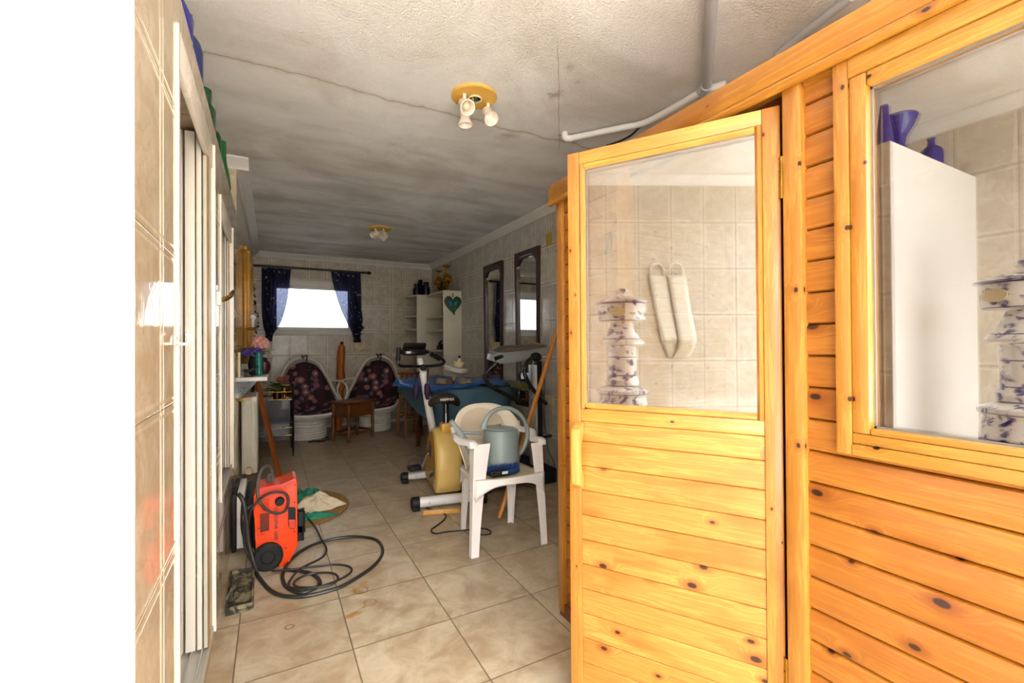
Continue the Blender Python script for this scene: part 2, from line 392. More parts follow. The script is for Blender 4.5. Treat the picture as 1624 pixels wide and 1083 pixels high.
# ================================================================ SETTING
CH=2.466; XL=-.205; XO=-1.18; XR=2.304; YF=7.03; Y0=-1.0
struct(MB().box((-1.4,-1.05,-.1),(2.55,7.3,0)).build('floor',M_FLOOR,smooth=False))
struct(MB().box((-4,-6,-.1),(5,-1.05,-.005)).build('floor_bounce_ground',plain('pale_bounce_tile','f0ebe2',.6,var=.08,scale=3),smooth=False))  # unseen pale ground added outside to bounce daylight onto the ceiling
struct(MB().box((-1.4,-1.15,CH),(2.55,7.3,CH+.12)).build('ceiling',M_CEIL,smooth=False))
# far wall with window hole
WX0,WX1,WZ0,WZ1=.03,1.06,1.40,2.115
fw=MB(); fw.box((-1.4,YF,0),(WX0,YF+.2,CH)); fw.box((WX1,YF,0),(2.55,YF+.2,CH)); fw.box((WX0,YF,0),(WX1,YF+.2,WZ0)); fw.box((WX0,YF,WZ1),(WX1,YF+.2,CH))
struct(fw.build('wall_back',T_FAR,smooth=False))
struct(MB().box((XR,Y0,0),(XR+.2,YF+.2,CH)).build('wall_right',T_RIGHT,smooth=False))
LW=MB()
# left room-side wall: low tiled partition with two sliding-door openings, then the full-height wall
ZT=2.09; A0,A1=1.37,2.17; B0,B1=2.47,3.17; BZ=.46; AT=1.985; BT=1.885
T=.17
LW.box((XL-T,.985,0),(XL,A0,ZT)); LW.box((XL-T,A0,AT),(XL,A1,ZT)); LW.box((XL-T,A0,0),(XL,A1,.05))
LW.box((XL-T,A1,0),(XL,B0,ZT)); LW.box((XL-T,B0,0),(XL,B1,BZ)); LW.box((XL-T,B0,BT),(XL,B1,ZT)); LW.box((XL-T,B1,0),(XL,3.62,ZT))
struct(LW.build('wall_left',T_LEFT,smooth=False))
struct(MB().box((XL-T,3.62,0),(XL,YF,CH)).build('wall_left',T_LEFT,smooth=False))
struct(MB().box((XO,3.62,ZT),(XL-T,3.72,CH)).build('wall_partition_end',T_OUTX,smooth=False))
struct(MB().box((XO,.98,0),(XL-T-.001,1.06,ZT)).box((XL-T-.001,.98,0),(XL,.9845,ZT)).build('wall_front',M_WHITEWALL,smooth=False))
struct(MB().box((XO-.15,Y0,0),(XO,3.72,CH)).build('wall_outer_left',T_OUT,smooth=False))
struct(MB().box((XO,1.06,ZT-.05),(XL-T,3.62,ZT)).build('trim_partition_top',M_WHITEWALL,smooth=False))
def cornice(name,a,b,inward,cap=True):
    a,b=Vector(a),Vector(b); n=Vector(inward)
    prof=[(0,0),(.075,0),(.075,-.012),(.06,-.02),(.045,-.03),(.03,-.046),(.016,-.056),(.012,-.07),(0,-.07)]
    m=MB(); m.prism([a+n*p[0]+Vector((0,0,p[1])) for p in prof],b-a)
    return struct(m.build(name,M_CORNICE,ang=50))
cornice('trim_1',(XL,YF,CH),(XR,YF,CH),(0,-1,0))
cornice('trim_2',(XR,Y0,CH),(XR,YF,CH),(-1,0,0))
cornice('trim_3',(XL,3.62,CH),(XL,YF,CH),(1,0,0))
cornice('trim_4',(XO,Y0,CH),(XO,3.62,CH),(1,0,0))
cornice('trim_5',(XO,3.62,CH),(XL+.075,3.62,CH),(0,-1,0))
struct(MB().box((XL,YF-.012,0),(1.9,YF,.035),.003).build('baseboard_back',M_CORNICE))
# far window
wf=thing('window_1',None,None,(WX0,YF,WZ0)); struct(wf)
m=MB(); FW=.045
a,b,c,d=0,WX1-WX0,0,.635
m.box((a,0.02,c),(b,.08,c+FW),.004).box((a,.02,d-FW),(b,.08,d),.004).box((a,.02,c+FW),(a+FW,.08,d-FW),.004).box((b-FW,.02,c+FW),(b,.08,d-FW),.004)
m.build('window_frame',M_WHITEP,wf)
MB().box((FW,.045,FW),(b-FW,.051,d-FW)).build('pane',M_PANE,wf,smooth=False)
MB().box((0,.0,d),(b,.12,WZ1-WZ0),.006).build('shutter_box',M_WHITEP,wf)
MB().box((-.03,-.035,-.07),(b+.03,.0,0.),.006).build('window_sill',M_CREAMP if 0 else M_CORNICE,wf)
struct(MB().box((-1.6,YF+.2,2.33),(2.6,YF+2.2,2.40)).build('window_sky_blocker',M_WHITEWALL,smooth=False))  # unseen slab added outside the window to cut sky light on the far floor
# ---- sliding doors in the left partition, their leaves parked at the far jamb
def slider(name,y0,y1,z0,z1,yp,leaves):
    t=thing(name,None,None,(XL,y0,z0)); struct(t); H=z1-z0; D=y1-y0; yy=yp-y0
    MB().box((-.165,0,0),(.006,.020,H),.002).build('jamb',M_ALU,t)
    MB().box((-.165,D-.03,0),(.012,.0+D,H),.002).build('jamb',M_ALU,t)
    MB().box((-.012,.020,H-.095),(.004,D-.03,H),.002).build('head_rail',M_ALU,t)
    m=MB(); m.box((-.165,.020,0),(.004,D-.03,.010))
    for x in (-.155,-.120,-.085,-.050,-.018,.001): m.box((x-.002,.020,.010),(x+.002,D-.03,.026))
    m.build('track',M_ALU2,t,smooth=False)
    MB().box((-.169,.0,.0),(-.166,D,H)).build('back_panel',M_DARK,t)  # black sheet stands in for the shade of the hollow behind the leaves
    for (p0,p1,mt,nm) in leaves:
        x0,x1=[PY(p,560,yp).x-XL for p in (p0,p1)]
        MB().box((x0,yy,.028),(x1,yy+.02 if nm=='brush_strip' else D-.032,H-.02 if x1<-.014 else H-.10),.002 if nm=='stile' else 0).build(nm,mt,t)
    return t
slider('door_1',A0,A1,.05,AT,1.99,[(282,289.5,M_ALU2,'stile'),(293,309,M_ALU,'stile'),(311.5,319.5,M_ALU,'stile'),(322,328.5,M_ALU2,'stile'),(329.2,330.6,M_GOLDP,'brush_strip')])
slider('door_2',B0,B1,BZ,BT,3.04,[(352.5,355,M_ALU2,'stile'),(356,358.8,M_ALU,'stile'),(360,362.3,M_ALU,'stile'),(362.8,363.5,M_GOLDP,'brush_strip')])
# ================================================================ CABIN
cab=thing('sauna_cabin','honey-coloured pine garden-hut style sauna cabin with a glazed door and window','cabin',(1.124,.63,0))
CY=.63; CX=1.124
def L(x,y,z): return (x-CX,y-CY,z)
YC0,YC1=-.75,1.65; ZR=1.905
def planks(m,x,y0,y1,z0,z1,pitch,off,thick=.028,out=.0):
    """round-edged boards running along y, front face at x (facing -x)"""
    k=math.floor((z0-off)/pitch)
    while True:
        a=off+k*pitch; b=a+pitch; k+=1
        if a>=z1-1e-4: break
        if b<=z0+1e-4: continue
        a2,b2=max(a,z0),min(b,z1)
        prof=[(x+thick,a2),(x+.006,a2)]
        if a2==a: prof=[(x+thick,a2+.0008),(x+.008,a2+.0008),(x+.0025,a2+.004),(x,a2+.012)]
        else: prof=[(x+thick,a2),(x,a2)]
        if b2==b: prof+=[(x,b2-.012),(x+.0025,b2-.004),(x+.008,b2-.0008),(x+thick,b2-.0008)]
        else: prof+=[(x,b2),(x+thick,b2)]
        m.prism([L(p[0],y0,p[1]) for p in prof],(0,y1-y0,0))
    return m
WY1=.50; WY0=-.30; WZ0c,WZ1c=.965,1.76
m=MB(); planks(m,CX,WY1,.614,.06,1.81,PITCH,.0285); planks(m,CX,YC0,WY1,.06,WZ0c,PITCH,.0285); planks(m,CX,YC0,WY0,WZ0c,WZ1c,PITCH,.0285); planks(m,CX,YC0,WY1,WZ1c,1.81,PITCH,.0285)
m.build('front_cladding',PINE_PL,cab)
m=MB(); planks(m,CX,1.275,1.615,.06,1.81,PITCH,.0285); m.build('front_cladding',PINE_PL,cab)
m=MB(); m.box(L(CX-.018,.614,.02),L(CX+.05,.657,1.81),.003); m.build('post',PINE_V,cab)
m=MB(); m.box(L(CX+.028,.657,.02),L(CX+.06,.69,1.81),.002); m.box(L(CX+.028,.69,1.785),L(CX+.06,1.25,1.81),.002); m.build('door_stop',OAKD,cab)
m=MB(); m.box(L(CX-.014,1.615,.02),L(CX+.05,1.655,1.81),.003); m.build('post',PINE_V,cab)
m=MB(); m.box(L(CX-.002,1.235,.02),L(CX+.045,1.275,1.81),.003); m.build('post',PINE_V,cab)
m=MB(); m.box(L(CX-.034,YC0-.02,1.816),L(CX-.012,YC1+.035,1.882),.002); m.build('fascia',PINE_Y,cab)
m=MB(); m.box(L(CX-.012,YC0,1.79),L(CX+.0,.61,1.83)); m.build('fascia_backing',PINE_Y,cab)
m=MB(); m.tube([L(CX-.026,YC0-.02,1.805),L(CX-.026,YC1+.035,1.805)],.013,12); m.build('fascia_moulding',PINE_Y,cab)
m=MB(); m.box(L(CX-.012,YC0,1.81),L(XR-.1,YC1+.03,1.845)); m.build('roof',PINE_Y,cab,smooth=False)
# end wall and inner walls
m=MB()
k=0
while .06+k*PITCH<1.80:
    z=.06+k*PITCH; m.box(L(CX+.03,1.60,z+.001),L(XR-.1,1.63,min(z+PITCH-.001,1.81)),.003); k+=1
m.build('end_wall',PINE_X,cab)
m=MB(); m.box(L(XR-.14,YC0,.04),L(XR-.11,1.60,1.81)); m.build('rear_wall',OAKD,cab,smooth=False)
m=MB(); m.box(L(CX+.03,YC0,.04),L(XR-.14,YC0+.03,1.81)); m.build('end_wall',OAKD,cab,smooth=False)
m=MB(); m.box(L(CX,YC0,0),L(XR-.11,YC1,.04)); m.build('floor_deck',OAKD,cab,smooth=False)
m=MB(); m.box(L(CX-.012,YC0,.0),L(CX,YC1,.06),.002); m.build('plinth',OAKD,cab,smooth=False)
# inside bench
m=MB()
for i in range(5): m.box(L(1.62+.1*i,YC0+.03,.44),L(1.70+.1*i,1.6,.465),.004)
m.build('bench',PINE_Y,cab)
# window
wn=MB()
wn.box(L(CX-.02,.514,.937),L(CX+.03,.543,1.794),.002)            # outer vertical cover board
wob=wn.build('window_frame',PINE_V,cab)
MB().box(L(CX-.016,.481,.985),L(CX+.03,.5135,1.752),.004).build('casing',PINE_V,wob); MB().box(L(CX-.016,WY0,.985),L(CX+.03,WY0+.05,1.752),.004).build('casing',PINE_V,wob)
for lo,hi,bv in (((CX-.016,WY0,.962),(CX+.03,.5135,.9845),.003),((CX-.016,WY0+.05,.985),(CX+.03,.4805,.998),.003),((CX-.02,WY0,.937),(CX+.0,.5135,.9615),.003),((CX-.016,WY0+.05,1.722),(CX+.03,.4805,1.752),.004),((CX-.02,WY0,1.7525),(CX+.03,.5135,1.794),.002)):
    MB().box(L(*lo),L(*hi),bv).build('rail',PINE_YL,wob)
m=MB(); g=.004
m.box(L(CX+.004,WY0+.05,.998),L(CX+.008,.481,.998+g)); m.box(L(CX+.004,WY0+.05,1.722-g),L(CX+.008,.481,1.722)); m.box(L(CX+.004,.481-g,.998),L(CX+.008,.481,1.722))
m.build('gasket',plain('grey_gasket','77736a',.5),wob,smooth=False)
gl=MB(); gl.grid(lambda u,v:L(CX+.008,WY0+.05+u*(.481-WY0-.05),.998+v*.724),1,1); gl.grid(lambda u,v:L(CX+.0225,WY0+.05+u*(.481-WY0-.05),.998+v*.724),1,1)
gl.build('glass',M_CABGLASS,wob,smooth=False)
# door : local x from hinge to free edge, local -y? outward face
ddir=Vector((.822-1.124,1.16-.672,0)); W=ddir.length; ang=math.atan2(ddir.y,ddir.x)

m=MB(); DP=.0755
def dboards(m,x0,x1,z0,z1):
    k=math.floor((z0-.0495)/DP)
    while .0495+k*DP<z1-1e-4:
        a,b=.0495+k*DP,.0495+(k+1)*DP; k+=1; a2,b2=max(a,z0),min(b,z1)
        prof=[(-.028,a2+.0006),(-.007,a2+.0006),(-.0045,a2+.003),(-.0045,b2-.003),(-.007,b2-.0006),(-.028,b2-.0006)]
        m.prism([(x0,p[0],p[1]) for p in prof],(x1-x0,0,0))
dboards(m,.0405,.5345,.075,.9435)
dr=m.build('door_leaf',PINE_DR,cab,loc=(1.124-CX,.672-CY,0)); dr.rotation_euler=(0,0,ang)
for x0,x1 in ((0,.04),(.535,W)): MB().box((x0,-.035,.03),(x1,0,1.775),.002).build('stile',PINE_V,dr)
for z0,z1 in ((.03,.075),(.944,.982),(1.736,1.775)): MB().box((.0405,-.035,z0),(.5345,-.001,z1),.002).build('rail',PINE_X,dr)
def mould(m,p,q,inn):
    p,q,n=Vector(p),Vector(q),Vector(inn); pr=[(0,0),(0,-.001),(.004,.003),(.010,.002),(.016,-.006),(.016,-.03),(0,-.03)]
    m.prism([p+n*a+Vector((0,b,0)) for a,b in pr],q-p)
for x,n_ in ((.0405,1),(.5345,-1)): m=MB(); mould(m,(x,0,.9825),(x,0,1.7355),(n_,0,0)); m.build('bead',PINE_V,dr)
for z,n_ in ((.9825,1),(1.7355,-1)): m=MB(); mould(m,(.0565,0,z),(.5185,0,z),(0,0,n_)); m.build('bead',PINE_X,dr)
gl=MB(); gl.grid(lambda u,v:(.056+u*.463,-.010,.998+v*.722),1,1); gl.grid(lambda u,v:(.056+u*.463,-.026,.998+v*.722),1,1); gl.build('glass',M_CABGLASS,dr,smooth=False)
g=.004; m=MB(); m.box((.0565,-.014,1.7155),(.5185,-.010,1.7195)); m.box((.5145,-.014,.9985),(.5185,-.010,1.7155)); m.build('gasket',plain('grey_gasket_door','77736a',.5),dr,smooth=False)
# wooden D handle on the free stile
pr=[(0,.740),(.020,.744),(.040,.757),(.046,.775),(.046,.905),(.040,.923),(.020,.936),(0,.940),(0,.905),(.012,.902),(.022,.888),(.024,.870),(.024,.810),(.022,.792),(.012,.778),(0,.775)]
m=MB(); m.prism([(.524,p[0],p[1]) for p in pr],(.026,0,0),.003); m.build('handle',wood('pine_handle','b07c30','ca9c50','z',0,0,.1),dr)
for z in (1.59,.35):
    m=MB(); m.cyl((-.003,.004,z-.05),(-.003,.004,z+.05),.006,n=12)
    for q in (-.05,-.017,.017,.05): m.cyl((-.003,.004,z+q-.002),(-.003,.004,z+q+.002),.0072,n=12)
    m.box((-.0035,-.03,z-.048),(-.001,.003,z+.048)); m.build('hinge',M_GOLD,dr)
m=MB(); m.box(L(CX-.004,1.30,1.50),L(CX,1.325,1.60),.001); m.box(L(CX-.012,1.306,1.53),L(CX-.003,1.319,1.57),.002); m.build('latch_plate',M_BLACKM,cab)
# cable tucked behind the fascia
# ================================================================ PIPES ON CEILING
M_PIPE=plain('white_painted_pipe','eeece8',.35,var=.08,scale=7)
M_PIPEG=plain('grey_pvc_pipe','b9b9b9',.35,var=.1,scale=7)
zc=CH-.03
def pz(x,y,z=zc): return PZ(x,y,z)
a=pz(896,218); b=pz(908,226); pa=pz(984,203); pa2=pz(1015,197); pb=pz(1041,186); pc=pz(1080,164); pd=pz(1108,148)
m=MB(); m.tube([(a.x,a.y,CH-.001),(a.x,a.y,zc+.008),(a.x+.012,a.y-.004,zc-.004),(a.x+.04,a.y-.02,zc-.006)],.021,14,smooth=4)
m.tube([(a.x+.03,a.y-.015,zc-.006),pa,pa2,pb,pc,pd,pd+Vector((.05,-.12,0))],.018,14,smooth=5)
pipe=m.build('ceiling_pipe',M_PIPE); tag(pipe,'white painted conduit pipe with an elbow, running along the ceiling towards the cabin roof','pipe')
p0,p1=pz(1120,140),pz(1132,-60)
m=MB(); m.cyl(p0,p1,.023,n=16); o=m.build('ceiling_pipe',M_PIPEG); tag(o,'straight grey plastic pipe running along the ceiling above the cabin door','pipe')
m=MB(); m.tube([p0+Vector((-.0,.025,.0)),p0+(p1-p0).normalized()*.03],.029,16); m.build('pipe_socket',M_PIPEG,o)
p0,p1=pz(1235,85),pz(1350,-5)
m=MB(); m.cyl(p0,p1,.018,n=16); o=m.build('ceiling_pipe',M_PIPEG); tag(o,'grey plastic pipe slanting behind the top edge of the cabin fascia','pipe')
o=MB().tube([pz(962,231),pz(985,223),pz(1003,213),pz(1014,202),pz(1027,197)],.006,8,smooth=5).build('ceiling_cable',M_DARK); tag(o,'short black cable looping down beside the white ceiling pipe behind the cabin fascia','cable')
# ================================================================ CEILING SPOTLIGHTS
M_SHADE=plain('ivory_spot_enamel','f3e6d6',.3,var=.04)
M_PLATE=plain('ochre_plate','e0ae4c',.35,var=.12,scale=8)
M_BULB=plain('frosted_bulb','d9c9a2',.15)
M_REFL=plain('lampholder_inside','8a6a44',.4,metal=.4)
def spot(parent,base,drop,tgt,s=1.,bulb=True):
    base=Vector(base); d=Vector(tgt).normalized(); j=base-Vector((0,0,drop))
    m=MB(); m.box(base-Vector((.008,.004,drop)),base+Vector((.008,.004,0)),.001); m.build('spot_arm',M_WHITEP,parent)
    z=d; x=Vector((0,0,1)).cross(z).normalized(); y=z.cross(x); M=Matrix((x,y,z)).transposed()
    o=j-d*.035
    m=MB(); m.lathe([(.0,0),(.022,.0),(.026,.006),(.026,.045),(.024,.052),(.030,.07),(.038,.088),(.038,.094),(.034,.094),(.026,.070),(.020,.055),(.0,.052)],o,24,M,capb=False,capt=False)
    sh=m.build('spot_shade',M_SHADE,parent)
    if bulb:
        m=MB(); m.ball((0,0,0),.019,1,1,1.1,8); b=m.build('bulb',M_BULB,sh,loc=o+d*.070)
def fixture(px,py,R,label,spots,hole):
    c=PZ(px,py,CH); t=thing('ceiling_spotlight',label,'ceiling light',(c.x,c.y,CH),0,'three-armed ceiling spotlights')
    m=MB(); m.lathe([(R,0),(R,-.007),(R-.006,-.0125),(0,-.0135)],(0,0,0),40,capb=False,capt=False); m.build('ceiling_plate',M_PLATE,t)
    if hole:
        m=MB(); m.lathe([(.03,-.0135),(.034,-.0130),(.035,-.019),(.030,-.019),(.03,-.0135)],(.005,-.0,0),24,capb=False,capt=False); m.build('cable_hole_rim',M_SHADE,t)
        m=MB(); m.lathe([(.03,-.0142),(.0,-.0142)],(.005,-.0,-.0005),20,capb=False,capt=False); m.build('cable_hole',M_DARK,t)
        for i,(c1,an) in enumerate((('1c4fa0',.4),('d8b21c',1.6),('7a4a1c',2.9),('2c7a3c',4.4))):
            m=MB(); r=.02; m.tube([(.005+r*math.cos(an),r*math.sin(an),-.015),(.005+.3*r*math.cos(an+.8),.3*r*math.sin(an+.8),-.027),(.005+r*math.cos(an+2),r*math.sin(an+2),-.016)],.003,8,smooth=5)
            m.build('wire',plain('wire_%d'%i,c1,.4),t)
    for (x,y,dx,dy,dz,b) in spots: spot(t,(x,y,-.012),.055,(dx,dy,dz),1,b)
    return t
fixture(752,152,.118,'ceiling spotlight with ochre plate and open wiring hole, nearer the cabin',[(-.060,-.015,-.02,-.75,-.6,1),(-.020,.075,.02,-.02,-1,0),(.085,.012,.02,-.62,-.75,0)],True)
fixture(602,362,.125,'ceiling spotlight over the far end of the room with its lamps splayed downwards',[(-.05,-.03,-.55,-.5,-.5,1),(.03,-.05,.1,-.8,-.6,1),(.02,.05,.75,-.45,-.6,1)],False)
# ================================================================ WHITE PLASTIC CHAIR
def perf_mat():
    m,nt,p=newmat('cream_perforated_plastic'); N=NT(nt); co,s=N.obj()
    r=N.m('FLOOR',N.m('DIVIDE',s[2],.011)); x=N.m('ADD',s[0],N.m('MULTIPLY',N.m('MODULO',r,2.),.009))
    fx=N.m('ABSOLUTE',N.m('SUBTRACT',N.m('FRACT',N.m('DIVIDE',x,.018)),.5)); fz=N.m('ABSOLUTE',N.m('SUBTRACT',N.m('FRACT',N.m('DIVIDE',s[2],.011)),.5))
    hole=N.m('MULTIPLY',N.mr(fx,.36,.42,1,0),N.mr(fz,.18,.26,1,0))
    hole=N.m('SUBTRACT',1.,hole)
    q=N.m('ADD',N.m('POWER',N.m('DIVIDE',s[0],.165),2.),N.m('POWER',N.m('DIVIDE',N.m('SUBTRACT',s[2],.64),.125),2.))
    inside=N.mr(q,1.0,.92)
    f=N.m('MULTIPLY',N.m('SUBTRACT',1.,hole),0.); mor=N.m('MULTIPLY',hole,inside)
    N.l(N.mix(N.m('MULTIPLY',mor,.45),lin('f0e2cb'),lin('b59468')),p.inputs['Base Color']); setp(p,rough=.35)
    N.bump(N.m('MULTIPLY',mor,-1.),.6,.004,p); return m
M_CHAIR=plain('white_garden_plastic','f4eeea',.32,var=.05,scale=5)
M_PERF=perf_mat()
ch=thing('garden_chair','white plastic garden armchair holding a watering can beside the exercise bike','chair',(1.215,2.46,0))
def CL(x,y,z): return Vector((x-1.215,y-2.46,z))
FL,FR,RL,RR=Vector((.977,2.306,0)),Vector((1.438,2.266,0)),Vector((1.064,2.70,0)),Vector((1.415,2.66,0))
def leg_L(name,foot,top,sx,sy,w0,w1,zt):
    """tapered angle-section leg: two webs meeting at the outer corner"""
    m=MB(); f=CL(*foot); t=CL(*top)
    def sec(c,w,th=.008): # outer corner at c; webs go inward
        return [c,c+Vector((sx*w,0,0)),c+Vector((sx*w,sy*th,0)),c+Vector((sx*th,sy*th,0)),c+Vector((sx*th,sy*w*.7,0)),c+Vector((0,sy*w*.7,0))]
    R=[]
    for k in range(9):
        u=k/8; c=f.lerp(t,u); w=w0+(w1-w0)*u**1.6
        R.append([m.b.verts.new(p) for p in sec(c,w)])
    for i in range(8): m.bridge(R[i],R[i+1])
    m.b.faces.new(R[0][::-1]); m.b.faces.new(R[-1]); return m.build(name,M_CHAIR,ch,ang=40)
SZ=.425
leg_L('front_leg',(FL.x-.005,FL.y,0),(FL.x+.02,FL.y+.01,.62),1,1,.046,.10,0)
leg_L('front_leg',(FR.x+.005,FR.y,0),(FR.x-.02,FR.y+.01,.60),-1,1,.040,.075,0)
leg_L('rear_leg',(RL.x,RL.y,0),(RL.x+.0,RL.y-.04,SZ),1,-1,.034,.07,0)
leg_L('rear_leg',(RR.x,RR.y,0),(RR.x-.0,RR.y-.04,SZ),-1,-1,.034,.07,0)
def seat_pt(u,v,dz=0):
    a=FL.lerp(FR,.5)+Vector((0,.0,0)); xf0,xf1=.995,1.425; xr0,xr1=1.05,1.41
    x0=xf0+(xr0-xf0)*v; x1=xf1+(xr1-xf1)*v; yf=2.30-.03*u; yr=2.66
    bow=-.03*math.sin(PI*u)*(1-v)
    dip=-.022*math.sin(PI*u)*math.sin(PI*min(1,v*1.05))-.012*v
    return CL(x0+(x1-x0)*u,yf+(yr-yf)*v+bow,SZ+dip+dz+.008*(1-v)**6*0)
m=MB(); m.grid(lambda u,v:seat_pt(u,v),16,14)
m.build('seat',plain('dusty_white_plastic','e2d5b8',.4,var=.2,scale=9),ch,solid=.006)
m=MB()
def apron(u,v): # arched skirt under the seat front
    p=seat_pt(u,0); h=.035+.085*abs(2*u-1)**3.2; return p+Vector((0,-.002,-h*v))
m.grid(apron,24,4); m.build('front_apron',M_CHAIR,ch,solid=.006)
m=MB()
for uu in (0,1):
    m2=MB()
    def side(u,v,uu=uu):
        p=seat_pt(uu,u); h=.03+.08*abs(2*u-1)**3; return p+Vector((0,0,-h*v))
    m2.grid(side,16,3); m2.build('side_apron',M_CHAIR,ch,solid=.006)
# back shell with arms sweeping from it
def back_pt(u,v):
    # u across (-1..1), v up
    th=u*1.25; z=SZ-.01+(.80-SZ-.0*u)*v
    w=.175+.062*v; cx=1.232
    y=2.66+.10*v-.145*(1-math.cos(th))*(.8+.5*v)
    x=cx+w*math.sin(th)/math.sin(1.25)
    zz=z-(.15*abs(u)**2.6)*v**1.2
    return CL(x,y,zz)
m=MB(); m.grid(lambda a,b:back_pt(2*a-1,b),28,18); m.build('backrest',M_PERF,ch,solid=.006)
for sgn,ft in ((-1,Vector((FL.x+.018,FL.y+.012,.635))),(1,Vector((FR.x-.018,FR.y+.012,.615)))):
    e=back_pt(sgn*1.,.98)
    e2=back_pt(sgn*.93,.9)
    f=CL(*ft)
    P=[f+Vector((0,-.004,-.03)),f+Vector((0,.0,-.008)),f+Vector((sgn*.004,.03,.002)),f+Vector((sgn*.016,.13,-.006)),f.lerp(e,.62)+Vector((sgn*.025,.0,.005)),e2+Vector((sgn*.004,-.01,-.01)),back_pt(sgn*.9,.97)]
    P=catmull(P,5)
    m=MB(); R=[]
    for i,p in enumerate(P):
        t=(P[min(i+1,len(P)-1)]-P[max(i-1,0)]).normalized(); nrm=Vector((0,0,1)); sd=t.cross(nrm)
        sd=sd.normalized() if sd.length>.2 else Vector((1,0,0)); up=sd.cross(t).normalized(); hw=.027-.008*(i/len(P))
        R.append([m.b.verts.new(p+sd*a*hw+up*b) for a,b in ((-1,-.024),(-.93,0),(-.6,.006),(.6,.006),(.93,0),(1,-.024),(.84,-.024),(.82,-.004),(-.82,-.004),(-.84,-.024))])
    for i in range(len(R)-1): m.bridge(R[i],R[i+1])
    m.b.faces.new(R[0][::-1]); m.b.faces.new(R[-1]); m.build('armrest',M_CHAIR,ch,ang=50)
# ---- watering can on the seat
M_CAN=plain('grey_green_plastic','8d9a98',.36,var=.08,scale=10)
wy=2.47
cb=PY(795,745,wy); 
wc=thing('watering_can','grey plastic watering can with a loop handle standing on the garden chair','watering can',(cb.x,wy,SZ-.022))
def WL(px,py,Y=wy): p=PY(px,py,Y); return p-Vector((cb.x,wy,SZ-.022))
top=WL(790,680).z; rr=.112
m=MB(); m.lathe([(.0,0),(rr-.004,0),(rr,.006),(rr-.001,.1),(rr-.006,top-.03),(rr-.008,top-.006),(rr-.012,top),(rr-.03,top+.004),(0,top+.006)],(0,0,0),36,capb=False,capt=False)
m.build('body',M_CAN,wc)
m=MB(); m.lathe([(0,.0),(rr+.002,-.001),(rr+.003,.024),(rr+.001,.026)],(0,0,0),36,capb=False,capt=False); m.build('base_ring',plain('dark_grey_plastic','3c4142',.4),wc)
m=MB(); m.tube([WL(764,742),WL(752,722),WL(736,696),WL(722,676)],[.034,.028,.019,.0135],14,smooth=4); m.tube([WL(722,676),WL(715,668)],[.0135,.016],14); m.build('spout',M_CAN,wc)
m=MB(); m.tube([WL(733,686),WL(764,687)],.009,10); m.build('spout_brace',M_CAN,wc)
m=MB(); m.tube([WL(766,680),WL(771,666),WL(780,654),WL(795,647.5),(WL(812,649)),WL(828,661),WL(836,682),WL(834,702),WL(826,717),WL(814,724)],[.026,.017,.014,.0135,.0135,.0135,.0135,.0135,.0135,.018],14,smooth=5); m.build('handle',M_CAN,wc)
m=MB(); m.lathe([(.03,0),(.034,.002),(.034,.006),(.0,.008)],(0,0,0),20,capb=False,capt=False)
# collar half-lid at the top front
m=MB(); 
def lid(u,v):
    th=PI*.55+u*PI*1.1; r=(rr-.012)*v; return (r*math.cos(th),r*math.sin(th),top+.006+.022*(1-v)*max(0,-math.cos(th)*.6+.5))
m.grid(lid,20,6); m.build('splash_lid',M_CAN,wc,solid=.003)
# ---- hand brush on the seat
hb=thing('hand_brush','black hand brush with blue bristles lying on the front of the garden chair seat','brush',(1.165,2.335,SZ+.012),.0)
M_BLUEB=plain('blue_bristle','0f3f86',.6,var=.4,scale=90)
m=MB(); m.box((-.066,-.02,-.012),(.05,.012,.022),.008); m.build('handle',M_DARK,hb)
m=MB(); m.cyl((-.045,-.022,.005),(-.045,-.0195,.005),.011,n=20); m.build('button',M_BLACKM,hb)
m=MB(); m.box((.005,-.0215,-.002),(.042,-.0200,.013)); m.build('label',plain('paper_label','cfe0ee',.5),hb)
m=MB(); rnd=random.Random(3)
for i in range(420):
    x=-.07+rnd.random()*.20; y=.0+rnd.random()*.035; a=rnd.uniform(-.5,.5); L_=.018+rnd.random()*.014
    z0=.004+rnd.random()*.016
    m.tube([(x,y,z0),(x+a*L_,y+rnd.uniform(-.4,.4)*L_,z0+L_)],.0009,4,cap=False)
b=m.build('bristles',M_BLUEB,hb); b['kind']='stuff'
MB().box((-.06,.0,-.008),(.12,.036,.016),.006).build('bristle_block',M_BLUEB,hb)
# ================================================================ EXERCISE BIKE
M_BIKE=plain('cream_yellow_shell','e3c070',.35,var=.08,scale=4)
M_BIKE2=plain('ochre_shell_side','cf9a34',.38,var=.12,scale=5)
M_WT=plain('white_enamel_tube','e4e1dc',.3,var=.05)
bk=thing('exercise_bike','cream and yellow exercise bike with black seat and digital console','exercise bike',(1.22,3.45,0),0)
BO=Vector((1.22,3.45,0))
def B(x,y,z): return Vector((x,y,z))-BO
ax=Vector((.10,.66,0)).normalized(); sdv=Vector((ax.y,-ax.x,0)) # forward (away) , right
def BL(f,s,z): return ax*f+sdv*s+Vector((0,0,z))   # local frame: forward, side
